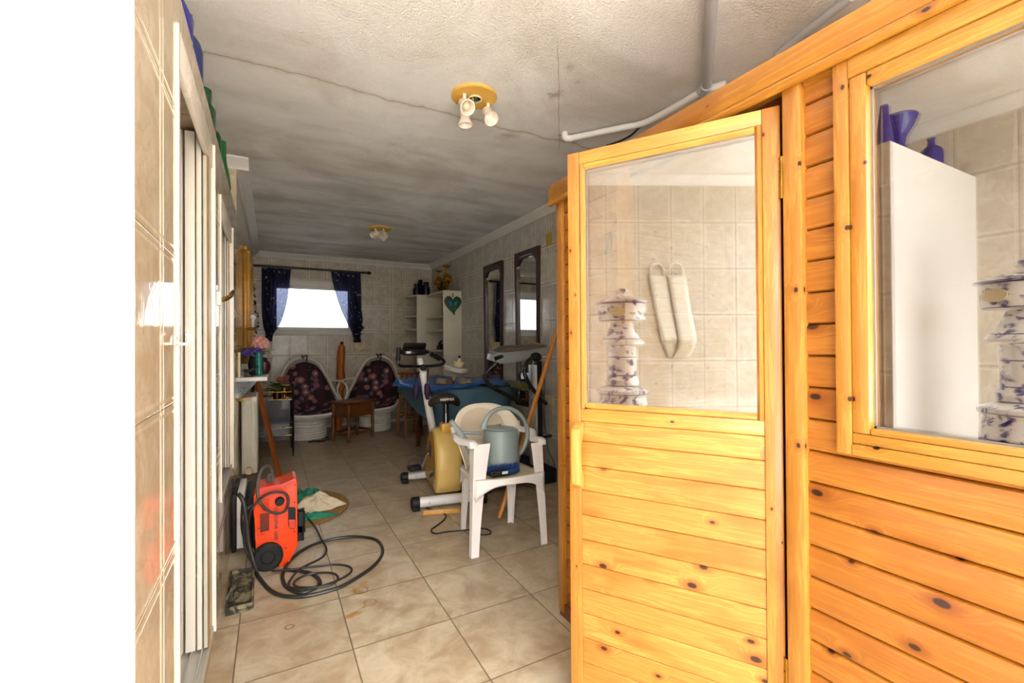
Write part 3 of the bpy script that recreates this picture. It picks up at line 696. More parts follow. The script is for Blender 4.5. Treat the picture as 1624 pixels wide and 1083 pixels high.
# stabilisers
for nm,(c0,c1) in {'rear':((.875,3.175),(1.42,3.08)),'front':((.975,3.85),(1.52,3.76))}.items():
    a=B(c0[0],c0[1],.055); b=B(c1[0],c1[1],.055); d=(b-a).normalized()
    t=MB(); t.tube([a+d*.05,b-d*.05],.036 if nm=='rear' else .030,18); tb=t.build('stabiliser_tube',M_WT,bk)
    for e,sg in ((a,1),(b,-1)):
        t=MB(); t.tube([e,e+d*sg*.012,e+d*sg*.062],[.030,.043,.042] if nm=='rear' else [.026,.037,.036],18); t.box(e+Vector((-.02,-.03,-.055))+d*sg*.03,e+Vector((.03,.03,-.02))+d*sg*.03,.004); t.build('end_cap',M_DARK,bk)
    t=MB(); p=a+(b-a)*.22+Vector((0,-.036 if nm=='rear' else -.030,.0)); t.ball(p,.007,n=6); t.build('screw',M_SILVER,bk)
# body shell : outline in (forward,z), extruded sideways, with rounded rim
out=[(-.20,.075),(-.235,.13),(-.25,.22),(-.245,.31),(-.225,.39),(-.19,.45),(-.14,.495),(-.09,.52),(-.05,.53),(.04,.52),(.12,.48),(.20,.41),(.27,.32),(.33,.22),(.36,.14),(.36,.08),(.30,.06),(-.15,.06)]
def shell(inset,side): return [BL(f*(1-inset*1.1)+.0,side,.06+(z-.06)*(1-inset*.6) if 1 else z) for f,z in out]
m=MB(); R=[]
for ins,sd in ((.10,-.098),(.05,-.092),(.015,-.08),(0,-.06),(0,.06),(.015,.08),(.05,.092),(.10,.098)):
    R.append([m.b.verts.new(p) for p in catmull(shell(ins,sd),3,True)])
for i in range(len(R)-1): m.bridge(R[i],R[i+1])
m.b.faces.new(R[0][::-1]); m.b.faces.new(R[-1]); body=m.build('body_shell',M_BIKE,bk,ang=50)
m=MB(); m.prism([p for p in catmull([BL(f*.83,-.0985,.075+(z-.06)*.90) for f,z in out],3,True)],-sdv*.004); m.build('side_cover',M_BIKE2,body)
m=MB(); m.box((-.045,-.05,.50),(.045,.05,.575),.012,Matrix.Translation(BL(-.10,0,0))@Matrix.Rotation(-.15,4,'Z')); m.build('seat_collar',plain('yellow_plastic','d9a53a',.35),bk)
M_DECAL=plain('blue_decal','1d4aa0',.35); M_DECALK=plain('dark_decal','231c18',.4)
def on_side(f,s,z,rot=0.):
    x=ax; y=Vector((0,0,1)); n=-sdv
    # reading direction from viewer on the -side: viewer's right is -forward
    xr=(-ax*math.cos(rot)+y*math.sin(rot)); yr=(ax*math.sin(rot)+y*math.cos(rot))
    return Matrix((xr,yr,n)).transposed().to_4x4(), BL(f,s,z)
def side_text(nm,txt,size,f,z,rot,mt):
    M,p=on_side(f,-.1035,z,rot); M.translation=p; return text_mesh(nm,txt,size,mt,body,M)
def badge(f,z,w,h,mt,nm='badge'):
    M,p=on_side(f,-.1030,z); M.translation=p; MB().box((-w/2,-h/2,0),(w/2,h/2,.001),0,M).build(nm,mt,body,smooth=False)
m=MB(); M,p=on_side(.03,-.103,.345,.5); M.translation=p
m.prism([M@Vector((.075*math.cos(t),.045*math.sin(t),0)) for t in [i*PI/12 for i in range(24)]],-sdv*.0008); m.build('badge',M_DECAL,body)
badge(.045,.40,.06,.022,M_DECALK,'dark_decal')
badge(.01,.30,.05,.03,M_DECALK,'dark_decal')
side_text('brand_lettering','HAMMER',.052,-.03,.155,.35,M_DECALK)
badge(-.13,.21,.035,.05,M_DECAL)
badge(-.15,.125,.04,.06,plain('white_sticker','f1ead0',.4))
# crank and pedals
m=MB(); m.ball(BL(.08,-.112,.30),.016,n=8); cr=m.build('crank_axle',M_GOLD,bk)
m=MB(); m.beam(BL(.08,-.112,.30),BL(.19,-.150,.165),.02,.012,.002); m.build('crank',M_SILVER,bk)
ped=BL(.20,-.205,.165)
m=MB(); m.box(ped-Vector((.05,.045,.018)),ped+Vector((.05,.045,.018)),.008); pd_=m.build('pedal',M_DARK,bk)
m=MB(); m.tube([ped+Vector((-.045,0,.01)),ped+Vector((-.042,0,.07)),ped+Vector((0,0,.10)),ped+Vector((.042,0,.07)),ped+Vector((.045,0,.01))],.005,8,smooth=5); m.build('strap',plain('grey_strap','55504a',.6),pd_)
m=MB(); m.beam(BL(.08,.108,.30),BL(-.03,.14,.42),.02,.012,.002); m.build('crank',M_SILVER,bk)
# seat post and saddle
sp0=BL(-.10,0,.55); sp1=BL(-.10,0,.735)
m=MB(); m.cyl(sp0,sp1,.024,n=16); m.build('seat_post',M_BLACKM,bk)
m=MB(); m.cyl(sp0+Vector((-.004,-.012,.0)),sp0+Vector((-.004,-.012,.10)),.012,n=12); m.build('seat_slider',M_SILVER,bk)
m=MB(); m.box(sp1+Vector((-.04,-.05,-.01)),sp1+Vector((.05,.03,.02)),.004); m.build('seat_clamp',M_BLACKM,bk)
S0=BL(-.13,-.02,.772)
m=MB()
def saddle(u,v):
    th=2*PI*u; t=v
    # plan shape : wide at rear (towards viewer), nose forward
    f=-math.cos(th); s_=math.sin(th)
    L_=.13 if f<0 else .17; wd=.125*(1-.0*f) if f<0 else .125*(1-.72*f**.9)
    r=math.sin(PI*t/2) if t<=.75 else 1.
    return None
R=[]
prof=[(0,.035),(.35,.034),(.65,.03),(.88,.018),(1.0,-.005),(1.02,-.03),(.95,-.04),(.5,-.03),(0,-.03)]
for r,z in prof:
    ring=[]
    for i in range(32):
        th=2*PI*i/32; f=math.cos(th); s_=math.sin(th)
        L_=.125 if f<0 else .16; wd=.122 if f<0 else .122*(1-.62*min(1,f*1.1))
        ring.append(m.b.verts.new(S0+BL(f*L_*max(r,.02),s_*wd*max(r,.02),z+(.018 if f<0 else -.01*f)*r-.035*abs(s_)**3*r*(1 if f<.2 else .4))))
    R.append(ring)
for i in range(len(R)-1): m.bridge(R[i],R[i+1])
m.b.faces.new(R[0]); m.b.faces.new(R[-1][::-1]); sad=m.build('saddle',plain('black_vinyl','2b2420',.5,var=.25),bk,ang=60)
Mt=Matrix((sdv,Vector((0,0,1)).lerp(ax,.15).normalized(),-ax)).transposed().to_4x4(); Mt.translation=S0+BL(-.1285,.0,.0)
text_mesh('brand_lettering','HAMMER',.026,plain('white_print','ece6dc',.5),sad,Mt)
# column, handlebar, console
c0=Vector(PY(693,715,3.74))-BO; c1=Vector(PY(671,590,3.70))-BO; c2=Vector(PY(665,568,3.72))-BO
m=MB(); m.tube([c0,c0.lerp(c1,.5)+Vector((-.006,0,0)),c1],.032,18,smooth=4); m.build('handle_column',M_WT,bk)
m=MB(); m.tube([c1,c2],.024,16); m.build('console_stem',M_WT,bk)
hz=c1+Vector((0,0,.012)); Yh=3.64
def Q(px,py,Y=Yh): return Vector(PY(px,py,Y))-BO
m=MB(); m.tube([Q(632,552,3.55),Q(631,574,3.55),Q(635,580,3.56),Q(650,581,3.62),Q(668,581,3.68),Q(686,580,3.62),Q(700,578,3.56),Q(704,572,3.5),Q(690,563,3.46)],.0125,12,smooth=5); m.build('handlebar',M_BLACKM,bk)
m=MB(); m.tube([Q(632.3,551,3.55),Q(631.2,572,3.55)],.0175,14); m.build('grip',M_DARK,bk)
m=MB(); m.tube([Q(697,569,3.49),Q(684,562,3.45)],.018,14); m.build('grip',M_DARK,bk)
m=MB(); m.ball(Q(671,583,3.66),.028,1,1,1,8); m.build('clamp_knob',M_DARK,bk)
cc=Q(657,558,3.62)
m=MB(); m.lathe([(0,-.03),(.085,-.028),(.125,-.012),(.128,.006),(.10,.022),(0,.025)],cc,36,None,1.,.45,capb=False,capt=False); cn=m.build('console',M_BLACKM,bk)
dM=Matrix.Translation(cc+Vector((0,.0,.035)))@Matrix.Rotation(-.9,4,'X')
m=MB(); m.box((-.095,-.045,-.015),(.095,.05,.015),.012,dM); m.build('console_head',M_BLACKM,cn)
for a,b,ccol in ((-.075,-.015,'4a4a42'),(-.005,.07,'6b665c')):
    m=MB(); m.box((a,-.03,.015),(b,.035,.017),0,dM); m.build('display',plain('lcd_'+ccol,ccol,.15),cn)
# purple pouches of the resistance band hanging from the bar
# ================================================================ RESISTANCE BAND
M_PURP=plain('purple_foam','2a0c36',.6)
rb=thing('resistance_band','black resistance band with purple padded handles hanging over the bike handlebar','exercise band',tuple(Q(665,582,3.60)+BO))
ro=Q(665,582,3.60)
for a,b in (((660,584),(660,612)),((679,584),(677,612))):
    p,q=Q(*a,3.60)-ro,Q(*b,3.60)-ro
    MB().beam(p,q,.022,.004).build('strap',M_DARK,rb)
    e=Q(b[0]-1 if a[0]<670 else b[0]+1,b[1]+12,3.60)-ro
    MB().tube([q+Vector((0,0,.02)),q,e,e+Vector((0,0,-.05))],[.012,.022,.027,.012],14,smooth=3).build('handle_pad',M_PURP,rb)
# ================================================================ TREADMILL
tm=thing('treadmill','grey and black treadmill with angled handrails standing in front of the wall mirrors','treadmill',(1.85,3.40,0))
TO=Vector((1.85,3.40,0))
def TQ(px,py,Y): return Vector(PY(px,py,Y))-TO
M_TGREY=plain('grey_console_plastic','8f9393',.35,var=.08)
m=MB(); m.box((-.48,-.18,.04),(.22,.38,.10),.01); m.build('deck',plain('deck_grey','8f9498',.4),tm)
m=MB(); m.box((-.44,-.12,.100),(.10,.32,.106),.002); m.build('belt',M_DARK,tm)
for y in (-.17,.34): MB().box((-.48,y,.095),(.22,y+.04,.115),.004).build('side_rail',M_SILVER,tm)
m=MB(); m.box((-.52,-.16,.0),(-.46,.36,.05),.01); m.build('end_foot',M_DARK,tm)
MB().box((.12,-.19,.0),(.30,.39,.13),.02).build('motor_cover',M_DARK,tm)
pb,pt=TQ(846,740,3.40),TQ(846,582,3.40)
m=MB(); m.beam((.18,-.0,.1),(.175,.0,1.0),.05,.07,.004,(0,1,0)); m.build('upright',M_SILVER,tm)
m=MB(); m.beam((.245,.02,.1),(.24,.02,1.03),.05,.06,.006,(0,1,0)); m.build('upright',M_DARK,tm)
# perforated adjustment strip
m=MB()
for i in range(22): m.box((.146,-.0262,.55+i*.018),(.152,-.0250,.558+i*.018))
o=m.build('adjustment_holes',M_DARK,tm,smooth=False)
# console : slanted board
pl=[TQ(*p,3.36) for p in ((781,572),(783,563),(795,556),(822,552),(868,549),(872,556),(866,563),(845,565),(832,571),(812,577),(795,577))]
m=MB(); m.prism(pl,(0,.12,.012),.006); con=m.build('console',M_TGREY,tm)
pl=[TQ(*p,3.35) for p in ((790,559),(806,551.5),(868,548),(860,552),(812,558))]
m=MB(); m.prism(pl,(0,.12,.020),.003); m.build('console_top',plain('console_panel','5d5650',.4),con)
m=MB(); m.box((0,0,0),(.06,.10,.004),.001,Matrix.Translation(TQ(852,551,3.40)+Vector((0,0,.02)))@Matrix.Rotation(.2,4,'X')); m.build('warning_label',plain('yellow_label','c79f2e',.5),con)
m=MB(); m.tube([TQ(*p,y) for p,y in (((784,569),3.36),((797,565),3.38),((786,577),3.42),((772,590),3.46),((770,600),3.47),((778,612),3.46),((800,624),3.44),((826,638),3.42))],.019,12,smooth=4); m.build('handrail',M_BLACKM,tm)
m=MB(); m.tube([TQ(*p,y) for p,y in (((846,566),3.33),((836,574),3.30),((832,590),3.28),((838,606),3.27),((852,626),3.28),((866,640),3.32))],.017,12,smooth=4); m.build('handrail',M_BLACKM,tm)
m=MB(); m.ball(TQ(850,566,3.34),.05,1.1,.7,.8,10); m.build('console_bracket',M_DARK,tm)
# ---- handle on a cord hanging at the treadmill
h0=Vector(PY(863,655,3.30)); hh=thing('pull_cord_handle','black triangular pull handle hanging on a thin cord beside the treadmill','pull handle',tuple(h0))
def HQ(px,py): return Vector(PY(px,py,3.30))-h0
MB().tube([HQ(864,600),HQ(863,650),HQ(865,682)],.003,6,smooth=3).build('cord',M_DARK,hh)
MB().tube([HQ(865,682),HQ(857,694),HQ(873,692)],.003,6,closed=True).build('handle_frame',M_DARK,hh)
MB().cyl(HQ(857,694),HQ(874,691),.012,n=10).build('handle_grip',M_DARK,hh)
MB().tube([HQ(867,696),HQ(870,715),HQ(877,730),HQ(879,742),HQ(870,748)],.003,6,smooth=5).build('cord',M_DARK,hh)
# ================================================================ BROOMSTICK
b0=Vector((1.35,2.72,.015)); tp=Vector(PY(893.5,492,3.0)); tp=b0+(tp-b0)*1.27
st_=thing('broomstick','orange varnished wooden broomstick leaning against the right wall behind the garden chair','broomstick',tuple(b0))
dv=tp-b0; M=dv.to_track_quat('Z','Y').to_matrix().to_4x4()
m=MB(); m.lathe([(.010,0),(.0155,.01),(.0165,.05),(.0165,dv.length-.03),(.012,dv.length)],(0,0,0),16)
o=m.build('stick',STICK,st_); o.matrix_local=M
# ================================================================ FLOOR BITS BY THE BIKE
o=MB().beam((.93,3.06,.017),(1.17,2.985,.017),.03,.03,.003).build('wooden_block',wood('block_pine','c98a34','e2ab57','x',0,0,.2)); tag(o,'short pine batten lying on the floor under the front foot of the exercise bike','wooden block')
def floortube(name,label,cat,pts,r,mat=M_DARK,z=None,closed=False,group=None,sm=5):
    P=[PZ(x,y,r*1.1 if z is None else z) for x,y in pts]
    m=MB(); m.tube(P,r,8,closed,smooth=sm); o=m.build(name,mat); tag(o,label,cat,group); return o
floortube('power_cord','thin black power cord curling on the floor under the garden chair','cord',[(676,806),(700,812),(707,820),(695,832),(684,840),(690,846),(710,843),(735,841),(760,838),(775,840),(778,846),(765,848),(745,846)],.0045)
# ================================================================ PRESSURE WASHER
M_ORG=plain('orange_plastic','f0440c',.38,var=.06,scale=4)
M_PINKP=plain('faded_red_plastic','d83c2c',.4)
WYp=2.72; wo=Vector((.03,WYp+.09,0))
pw=thing('pressure_washer','orange upright pressure washer with black wheels, hose and vents','pressure washer',tuple(wo))
def WQ(px,py,Y=WYp): return Vector(PY(px,py,Y))-wo
outl=[(409,774),(425,771.5),(443,770),(447,769),(465,758.5),(469.5,759),(471.5,766),(472,866),(455,899),(441,903),(444,893),(443,883),(437,874),(425,869),(410,872),(405,880),(405,822),(402,818),(402,786),(406,783)]
outl=[(x,y) for x,y in outl]
m=MB(); m.prism([WQ(*p) for p in outl],(0,.17,0),.004); bd=m.build('body_shell',M_ORG,pw,ang=40)
# side guards, grip slot, wheel, knob, vents
m=MB()
sl=[(457,806),(459,804),(467,804),(469,806),(469,836),(466,840),(459,838),(457,832)]
m.prism([WQ(x,y,WYp-.0015) for x,y in sl],(0,.003,0)); m.build('grip_slot',M_DARK,bd)
m=MB(); m.prism([WQ(x,y,WYp-.003) for x,y in ((458,824),(468,824),(468.5,836),(466,839),(459,837))],(0,.003,0)); m.build('slot_flap',M_PINKP,bd)
m=MB(); m.prism([WQ(x,y,WYp-.003) for x,y in ((412,775),(420,774),(440,771),(446,770),(448,777),(432,779),(416,786))],(0,.003,0)); m.build('top_recess',M_PINKP,bd)
m=MB(); m.prism([WQ(x,y,WYp-.004) for x,y in ((449,771),(463,762),(466,763),(465,768),(452,777))],(0,.003,0)); m.build('carry_handle_recess',M_PINKP,bd)
wc_=WQ(425,888,WYp-.01)
for y0,y1 in ((-.035,.0),(.16,.195)):
    m=MB(); c=Vector((wc_.x,0,wc_.z)); c.y=WQ(425,888).y
    R_=.072; c.z=R_+.002
    m.lathe([(0,y0+.006),(.030,y0+.006),(.034,y0),(.062,y0),(R_,y0+.008),(R_,y1-.008),(.062,y1),(0,y1)],c,32,Matrix.Rotation(-PI/2,3,'X'),capb=False,capt=False)
    m.build('wheel',M_DARK,pw)
kb=WQ(443.5,794,WYp)
m=MB(); m.lathe([(.028,0),(.028,.004),(.0,.004)],kb,28,Matrix.Rotation(PI/2,3,'X'),capb=False,capt=False); kr=m.build('knob_ring',M_ORG,bd)
m=MB(); m.lathe([(.023,0),(.022,.022),(.018,.026),(0,.026)],kb,24,Matrix.Rotation(PI/2,3,'X'),capb=False,capt=False); m.build('knob',M_DARK,bd)
m=MB()
for i in range(8):
    y=791+i*2.6; m.box(WQ(416,y,WYp-.001)-Vector((0,.001,.002)),WQ(427,y,WYp-.001)+Vector((0,.001,.002)))
for i in range(17):
    y=815+i*2.05; x0=412.5 if i<16 else 413; x1=427 if i<14 else 418
    m.box(WQ(x0,y,WYp-.001)-Vector((0,.001,.0018)),WQ(x1,y,WYp-.001)+Vector((0,.001,.0018)))
m.build('vent_slots',M_DARK,bd,smooth=False)
m=MB()
for p in ((467,796.5),(467,843),(453,869),(410,838),(467.5,769)): m.ball(WQ(*p,WYp-.001),.0035,n=5)
m.build('screws',M_DARK,bd)
Mt=Matrix((Vector((0,0,-1)),Vector((1,0,0)),Vector((0,-1,0)))).transposed().to_4x4(); Mt.translation=WQ(437.5,830,WYp-.002)
text_mesh('brand_lettering','GARDENA 1600',.025,M_DECALK,bd,Mt)
# rear hose holder, lance fittings, and the hoses that belong to the machine
m=MB(); m.box(WQ(473,815,WYp+.05),WQ(480,835,WYp+.11),.01); m.box(WQ(472,838,WYp+.05),WQ(478,848,WYp+.11),.01); m.build('hose_fitting',M_DARK,pw)
M_HOSE=plain('grey_black_hose','2e2b29',.45,var=.2); M_HOSE2=plain('grey_hose','5b554e',.5,var=.2)
def wt(pts,r,name,mat,smooth=5,parent=pw,rr=None):
    m=MB(); m.tube([WQ(x,y,Y) for x,y,Y in pts],r,10,smooth=smooth); return m.build(name,mat,parent)
wt([(414,800,WYp-.02),(409,785,WYp-.01),(409,765,WYp),(413,748,WYp+.02),(420,740,WYp+.05),(428,740,WYp+.08),(432,750,WYp+.09),(431,770,WYp+.09)],.0085,'hose',M_HOSE2)
wt([(414,800,WYp-.02),(422,808,WYp-.03),(438,814,WYp-.035),(452,810,WYp-.03),(457.5,798,WYp-.03),(454,784,WYp-.03),(440,780.5,WYp-.03),(426,783,WYp-.03),(412,792,WYp-.03),(400,806,WYp-.03),(396,818,WYp-.02),(392,840,WYp)],.0065,'hose',M_HOSE)
wt([(430,772,WYp+.09),(426,760,WYp+.08),(428,752,WYp+.08),(433,760,WYp+.1)],.012,'hose',M_HOSE2)
wt([(378,783,WYp-.0),(386,796,WYp-.02),(391,830,WYp-.02),(394,860,WYp-.02),(402,890,WYp-.03),(408,905,WYp-.03)],.011,'hose',M_HOSE)
wt([(401,800,WYp+.04),(391,810,WYp+.03),(387,840,WYp+.02),(390,870,WYp+.02),(404,895,WYp)],.008,'hose',M_HOSE)
wt([(384,800,WYp+.12),(383,830,WYp+.12),(386,850,WYp+.12),(392,862,WYp+.12)],.006,'hose',M_HOSE)
# coiled hose on the floor
Zs=4.1667
def zz(l): return [(340+a/Zs,720+b/Zs) for a,b in l]
floortube('pressure_hose','thick black hose spread in wide overlapping loops on the floor before the pressure washer','hose',
  zz([(270,775),(310,835),(370,900),(450,936),(560,942),(660,928),(760,902),(850,870),(950,812),(1040,750),(1095,690),(1112,640),(1095,590),(1050,560),(960,547),(860,550),(740,572),(640,605),(560,650),(490,715),(455,780),(452,830),(480,880),(560,915),(620,905),(690,870),(692,830),(640,790),(560,772),(480,765)]),.009,M_HOSE)
floortube('extension_cord','thinner black cord looped inside the hose coil on the floor','cord',
  zz([(560,392),(620,430),(670,490),(705,560),(735,610),(738,650),(700,690),(620,730),(560,765),(510,820),(490,870),(540,890),(640,885),(760,865),(815,830),(800,795),(740,783),(640,790),(560,820),(525,855),(560,880),(680,878),(790,845),(880,800),(908,765),(880,740),(800,730),(700,740),(600,750),(500,764),(380,772)]),.0055,M_HOSE,z=.02)
# ================================================================ MAT WITH TOWELS
def mk_straw():
    m,nt,p=newmat('straw_braid'); N=NT(nt); co,s=N.obj()
    r=N.m('SQRT',N.m('ADD',N.m('POWER',s[0],2.),N.m('POWER',N.m('MULTIPLY',s[1],.82),2.)))
    w=N.m('ABSOLUTE',N.m('SUBTRACT',N.m('FRACT',N.m('DIVIDE',r,.018)),.5))
    n=N.noise(co,60,4)
    N.l(N.mix(N.mr(N.m('ADD',w,N.m('MULTIPLY',n,.2)),.1,.5),lin('c09450'),lin('7d5a2a')),p.inputs['Base Color']); setp(p,rough=.8); N.bump(N.m('SUBTRACT',.5,w),.8,.004,p); return m
mc=PZ(468,800); mc=Vector((.19,3.62,0))
m=MB(); m.lathe([(0,0),(.30,0),(.325,.005),(.325,.010),(.30,.014),(0,.014)],(0,0,0),48,None,1.,1.2,capb=False,capt=False)
o=m.build('straw_mat',mk_straw(),loc=mc); tag(o,'oval braided straw mat lying behind the orange pressure washer','mat')
M_GREENT=plain('green_towel','2c8a6c',.9,var=.3,scale=30,bump=1.,bscale=120); M_CREAMT=plain('cream_towel','e0cfb0',.9,var=.15,scale=20,bump=1.,bscale=120)
def cloth_heap(name,label,cx,cy,rx,ry,h,mat,seed,z0=.015,rot=0.):
    rn=random.Random(seed); ph=[rn.uniform(0,6.28) for _ in range(8)]
    def f(u,v):
        a=2*PI*u; R=v*(1+.16*math.sin(3*a+ph[0])+.10*math.sin(5*a+ph[1])+.07*math.sin(8*a+ph[5])); x=rx*R*math.cos(a); y=ry*R*math.sin(a)
        z=h*max(0,1-v**2.2)*(.75+.25*math.sin(14*x/rx/3+ph[2])*math.cos(5*y/ry+ph[3]))+.012*math.sin(9*a+ph[4])*v*(1-v)*4+.006
        return (x,y,z)
    m=MB(); m.grid(f,56,16,closeu=True)
    # close underside
    o=m.build(name,mat,loc=(cx,cy,z0),solid=.006,ang=80); o.rotation_euler=(0,0,rot); tag(o,label,'towel'); return o
cloth_heap('towel','crumpled green terry towel at the back of the straw mat',.20,3.74,.20,.14,.085,M_GREENT,5)
cloth_heap('towel','crumpled cream towel heaped in the middle of the straw mat',.29,3.53,.155,.13,.10,M_CREAMT,9,z0=.017)
cloth_heap('towel','folded green cloth at the front edge of the straw mat beside the washer',.22,3.34,.17,.05,.03,M_GREENT,12,rot=.08,z0=.006)
# ================================================================ DIRTY PLASTERER'S TRAY
def mk_dirty():
    m,nt,p=newmat('mortar_crusted_metal'); N=NT(nt); co,s=N.obj(); n=N.noise(co,11,7,.75,.6)
    N.l(N.mix(N.mr(n,.46,.56),lin('35322a'),lin('8f8666')),p.inputs['Base Color']); setp(p,rough=.75); N.bump(n,.8,.01,p); return m
q=[PZ(359,977),PZ(400,965),PZ(402,905),PZ(363,905)]; c=sum(q,Vector())/4
M_DIRTY=mk_dirty(); q=[Vector((-.178,2.335,0)),Vector((-.072,2.335,0)),Vector((-.078,2.72,0)),Vector((-.185,2.74,0))]; c=sum(q,Vector())/4
pt=thing('plasterer_tray','rectangular metal tray crusted with dry mortar on the floor by the tiled wall','tray',tuple(c))
m=MB(); m.prism([p-c+Vector((0,0,.001)) for p in q],(0,0,.012)); m.build('tray_base',M_DIRTY,pt)
m=MB()
for i in range(4):
    a,b=q[i]-c,q[(i+1)%4]-c; m.beam(a*.95+Vector((0,0,.02)),b*.95+Vector((0,0,.02)),.01,.022,.002)
m.build('rim',M_DIRTY,pt)
m=MB(); m.tube([(-.03,-.12,.02),(-.032,-.08,.05),(.0,.05,.055),(.01,.12,.02)],.010,10,smooth=4); m.build('handle',M_DIRTY,pt)
# white panel heater by the wall
ph=thing('panel_heater','slim white panel heater with black side covers standing on the floor under the window','heater',(-.155,3.05,0))
MB().box((-.02,-.03,.02),(.02,.34,.33),.008).build('panel',M_WHITEP,ph)
MB().box((.022,-.02,.0),(.065,.36,.30),.01).build('side_cover',M_DARK,ph)
MB().box((-.045,-.02,.0),(-.022,.36,.33),.004).build('side_cover',M_DARK,ph)

# ================================================================ FAR WINDOW DRESSING
def mk_curtain():
    m,nt,p=newmat('navy_starry_voile'); N=NT(nt); co,s=N.obj()
    v=N.vor(co,13.); v.inputs['Randomness'].default_value=.8
    dot=N.mr(v.outputs['Distance'],.24,.15)
    N.l(N.mix(dot,lin('1c1d34'),lin('d4d2d8')),p.inputs['Base Color']); setp(p,rough=.8)
    o=[n for n in nt.nodes if n.type=='OUTPUT_MATERIAL'][0]
    t=N.n('ShaderNodeBsdfTranslucent'); t.inputs[0].default_value=lin('5a6390'); mx=N.n('ShaderNodeMixShader'); mx.inputs[0].default_value=.35
    tr=N.n('ShaderNodeBsdfTransparent'); tr.inputs[0].default_value=(.45,.5,.75,1); mx2=N.n('ShaderNodeMixShader'); mx2.inputs[0].default_value=.16
    N.l(p.outputs[0],mx.inputs[1]); N.l(t.outputs[0],mx.inputs[2]); N.l(mx.outputs[0],mx2.inputs[1]); N.l(tr.outputs[0],mx2.inputs[2]); N.l(mx2.outputs[0],o.inputs[0]); return m
M_CURT=mk_curtain(); M_IRON=plain('black_wrought_iron','100e12',.4,var=.2)
RY=6.93
ra,rb_=PY(405,421,RY),PY(580,432.5,RY); ra.z=rb_.z=(ra.z+rb_.z)/2
rod=thing('curtain_rod','black curtain rod with leaf finials above the far window','curtain rod',tuple((ra+rb_)/2)); ro=(ra+rb_)/2
MB().cyl(ra-ro,rb_-ro,.014,n=14).build('rod',M_IRON,rod)
for e,sg in ((ra,-1),(rb_,1)):
    m=MB(); m.lathe([(.011,0),(.02,.006),(.012,.014),(.026,.035),(.022,.06),(.004,.085),(0,.088)],e-ro,16,Matrix.Rotation(sg*PI/2,3,'Y')); m.build('finial',M_IRON,rod)
for px in (411,577):
    x=PY(px,421,RY).x-ro.x; MB().cyl((x,0,0),(x,YF-RY-.002,0),.007,n=10).build('bracket',M_IRON,rod)
for i in range(9):
    x=PY(432+ i*2.2 if i<0 else (418+i*5 if i<8 else 531),421,RY).x
def curtain(label,Lp,Rp,tail,ph):
    """Lp,Rp: (px,py) outlines from rod to tie"""
    Lw=[PY(x,y,RY) for x,y in Lp]; Rw=[PY(x,y,RY) for x,y in Rp]
    o0=(Lw[0]+Rw[0])/2; Lc=catmull(Lw,8); Rc=catmull(Rw,8)
    def at(c,t): t=t*(len(c)-1); k=min(int(t),len(c)-2); return c[k].lerp(c[k+1],t-k)
    w0=(Rw[0]-Lw[0]).length
    def f(u,v):
        a,b=at(Lc,v),at(Rc,v); p=a.lerp(b,u); wd=(b-a).length
        amp=.018+.028*(1-wd/w0)
        p.y=RY-.004+amp*math.sin(u*2*PI*7+ph+.7*math.sin(v*3))+.012*math.sin(u*17+v*4)
        return p-o0
    t=thing('curtain',label,'curtain',tuple(o0))
    MB().grid(f,90,26).build('cloth_panel',M_CURT,t,ang=180)
    for k in range(7):
        u=(k+.5)/7; p=at([Lw[0],Rw[0]],u)-o0; MB().tube([Vector((p.x+.017*math.cos(q),.0,ro.z-o0.z+.022*math.sin(q))) for q in [2*PI*i/12 for i in range(12)]],.0035,6,closed=True).build('ring',M_SILVER,t)
    c=(at(Lc,tail[0])+at(Rc,tail[0]))/2-o0; wd=(at(Rc,tail[0])-at(Lc,tail[0])).length
    m=MB(); m.tube([c+Vector((wd*.55*math.cos(q),.055*math.sin(q),tail[1]*math.cos(q))) for q in [2*PI*i/20 for i in range(20)]],.010,8,closed=True); m.build('tieback',M_CURT,t)
    return t,o0
curtain('navy dotted curtain tied back at the left of the far window',[(415,424),(415,450),(415,490),(417,515),(421,530),(418,541)],[(462,427),(459,450),(455,480),(446,510),(434,529),(432,541)],(.82,.05),0)
tR,oR=curtain('navy dotted curtain tied back at the right of the far window',[(525,430),(530,455),(539,485),(551,512),(560,530),(561,543)],[(572,433),(573,460),(574,490),(576,510),(572,530),(573,543)],(.80,.0),1.3)
m=MB(); m.tube([PY(566,529,RY-.04)-oR,PY(573,523,RY-.06)-oR,PY(576,518,RY-.05)-oR],[.02,.014,.02],8,smooth=3); m.build('tie_bow',M_CURT,tR)
# round cream wall plate under right curtain
c=PY(571,547,YF); t=thing('wall_disc','round cream plastic disc fixed to the tiles under the right-hand curtain','wall fitting',(c.x,YF,c.z))
MB().lathe([(0,.018),(.075,.018),(.088,.010),(.09,0)],(0,0,0),36,Matrix.Rotation(PI/2,3,'X'),capb=False,capt=False).build('disc',M_CREAMP,t)
MB().lathe([(0,.024),(.022,.024),(.026,.018)],(0,0,0),24,Matrix.Rotation(PI/2,3,'X'),capb=False,capt=False).build('hub',M_CREAMP,t)
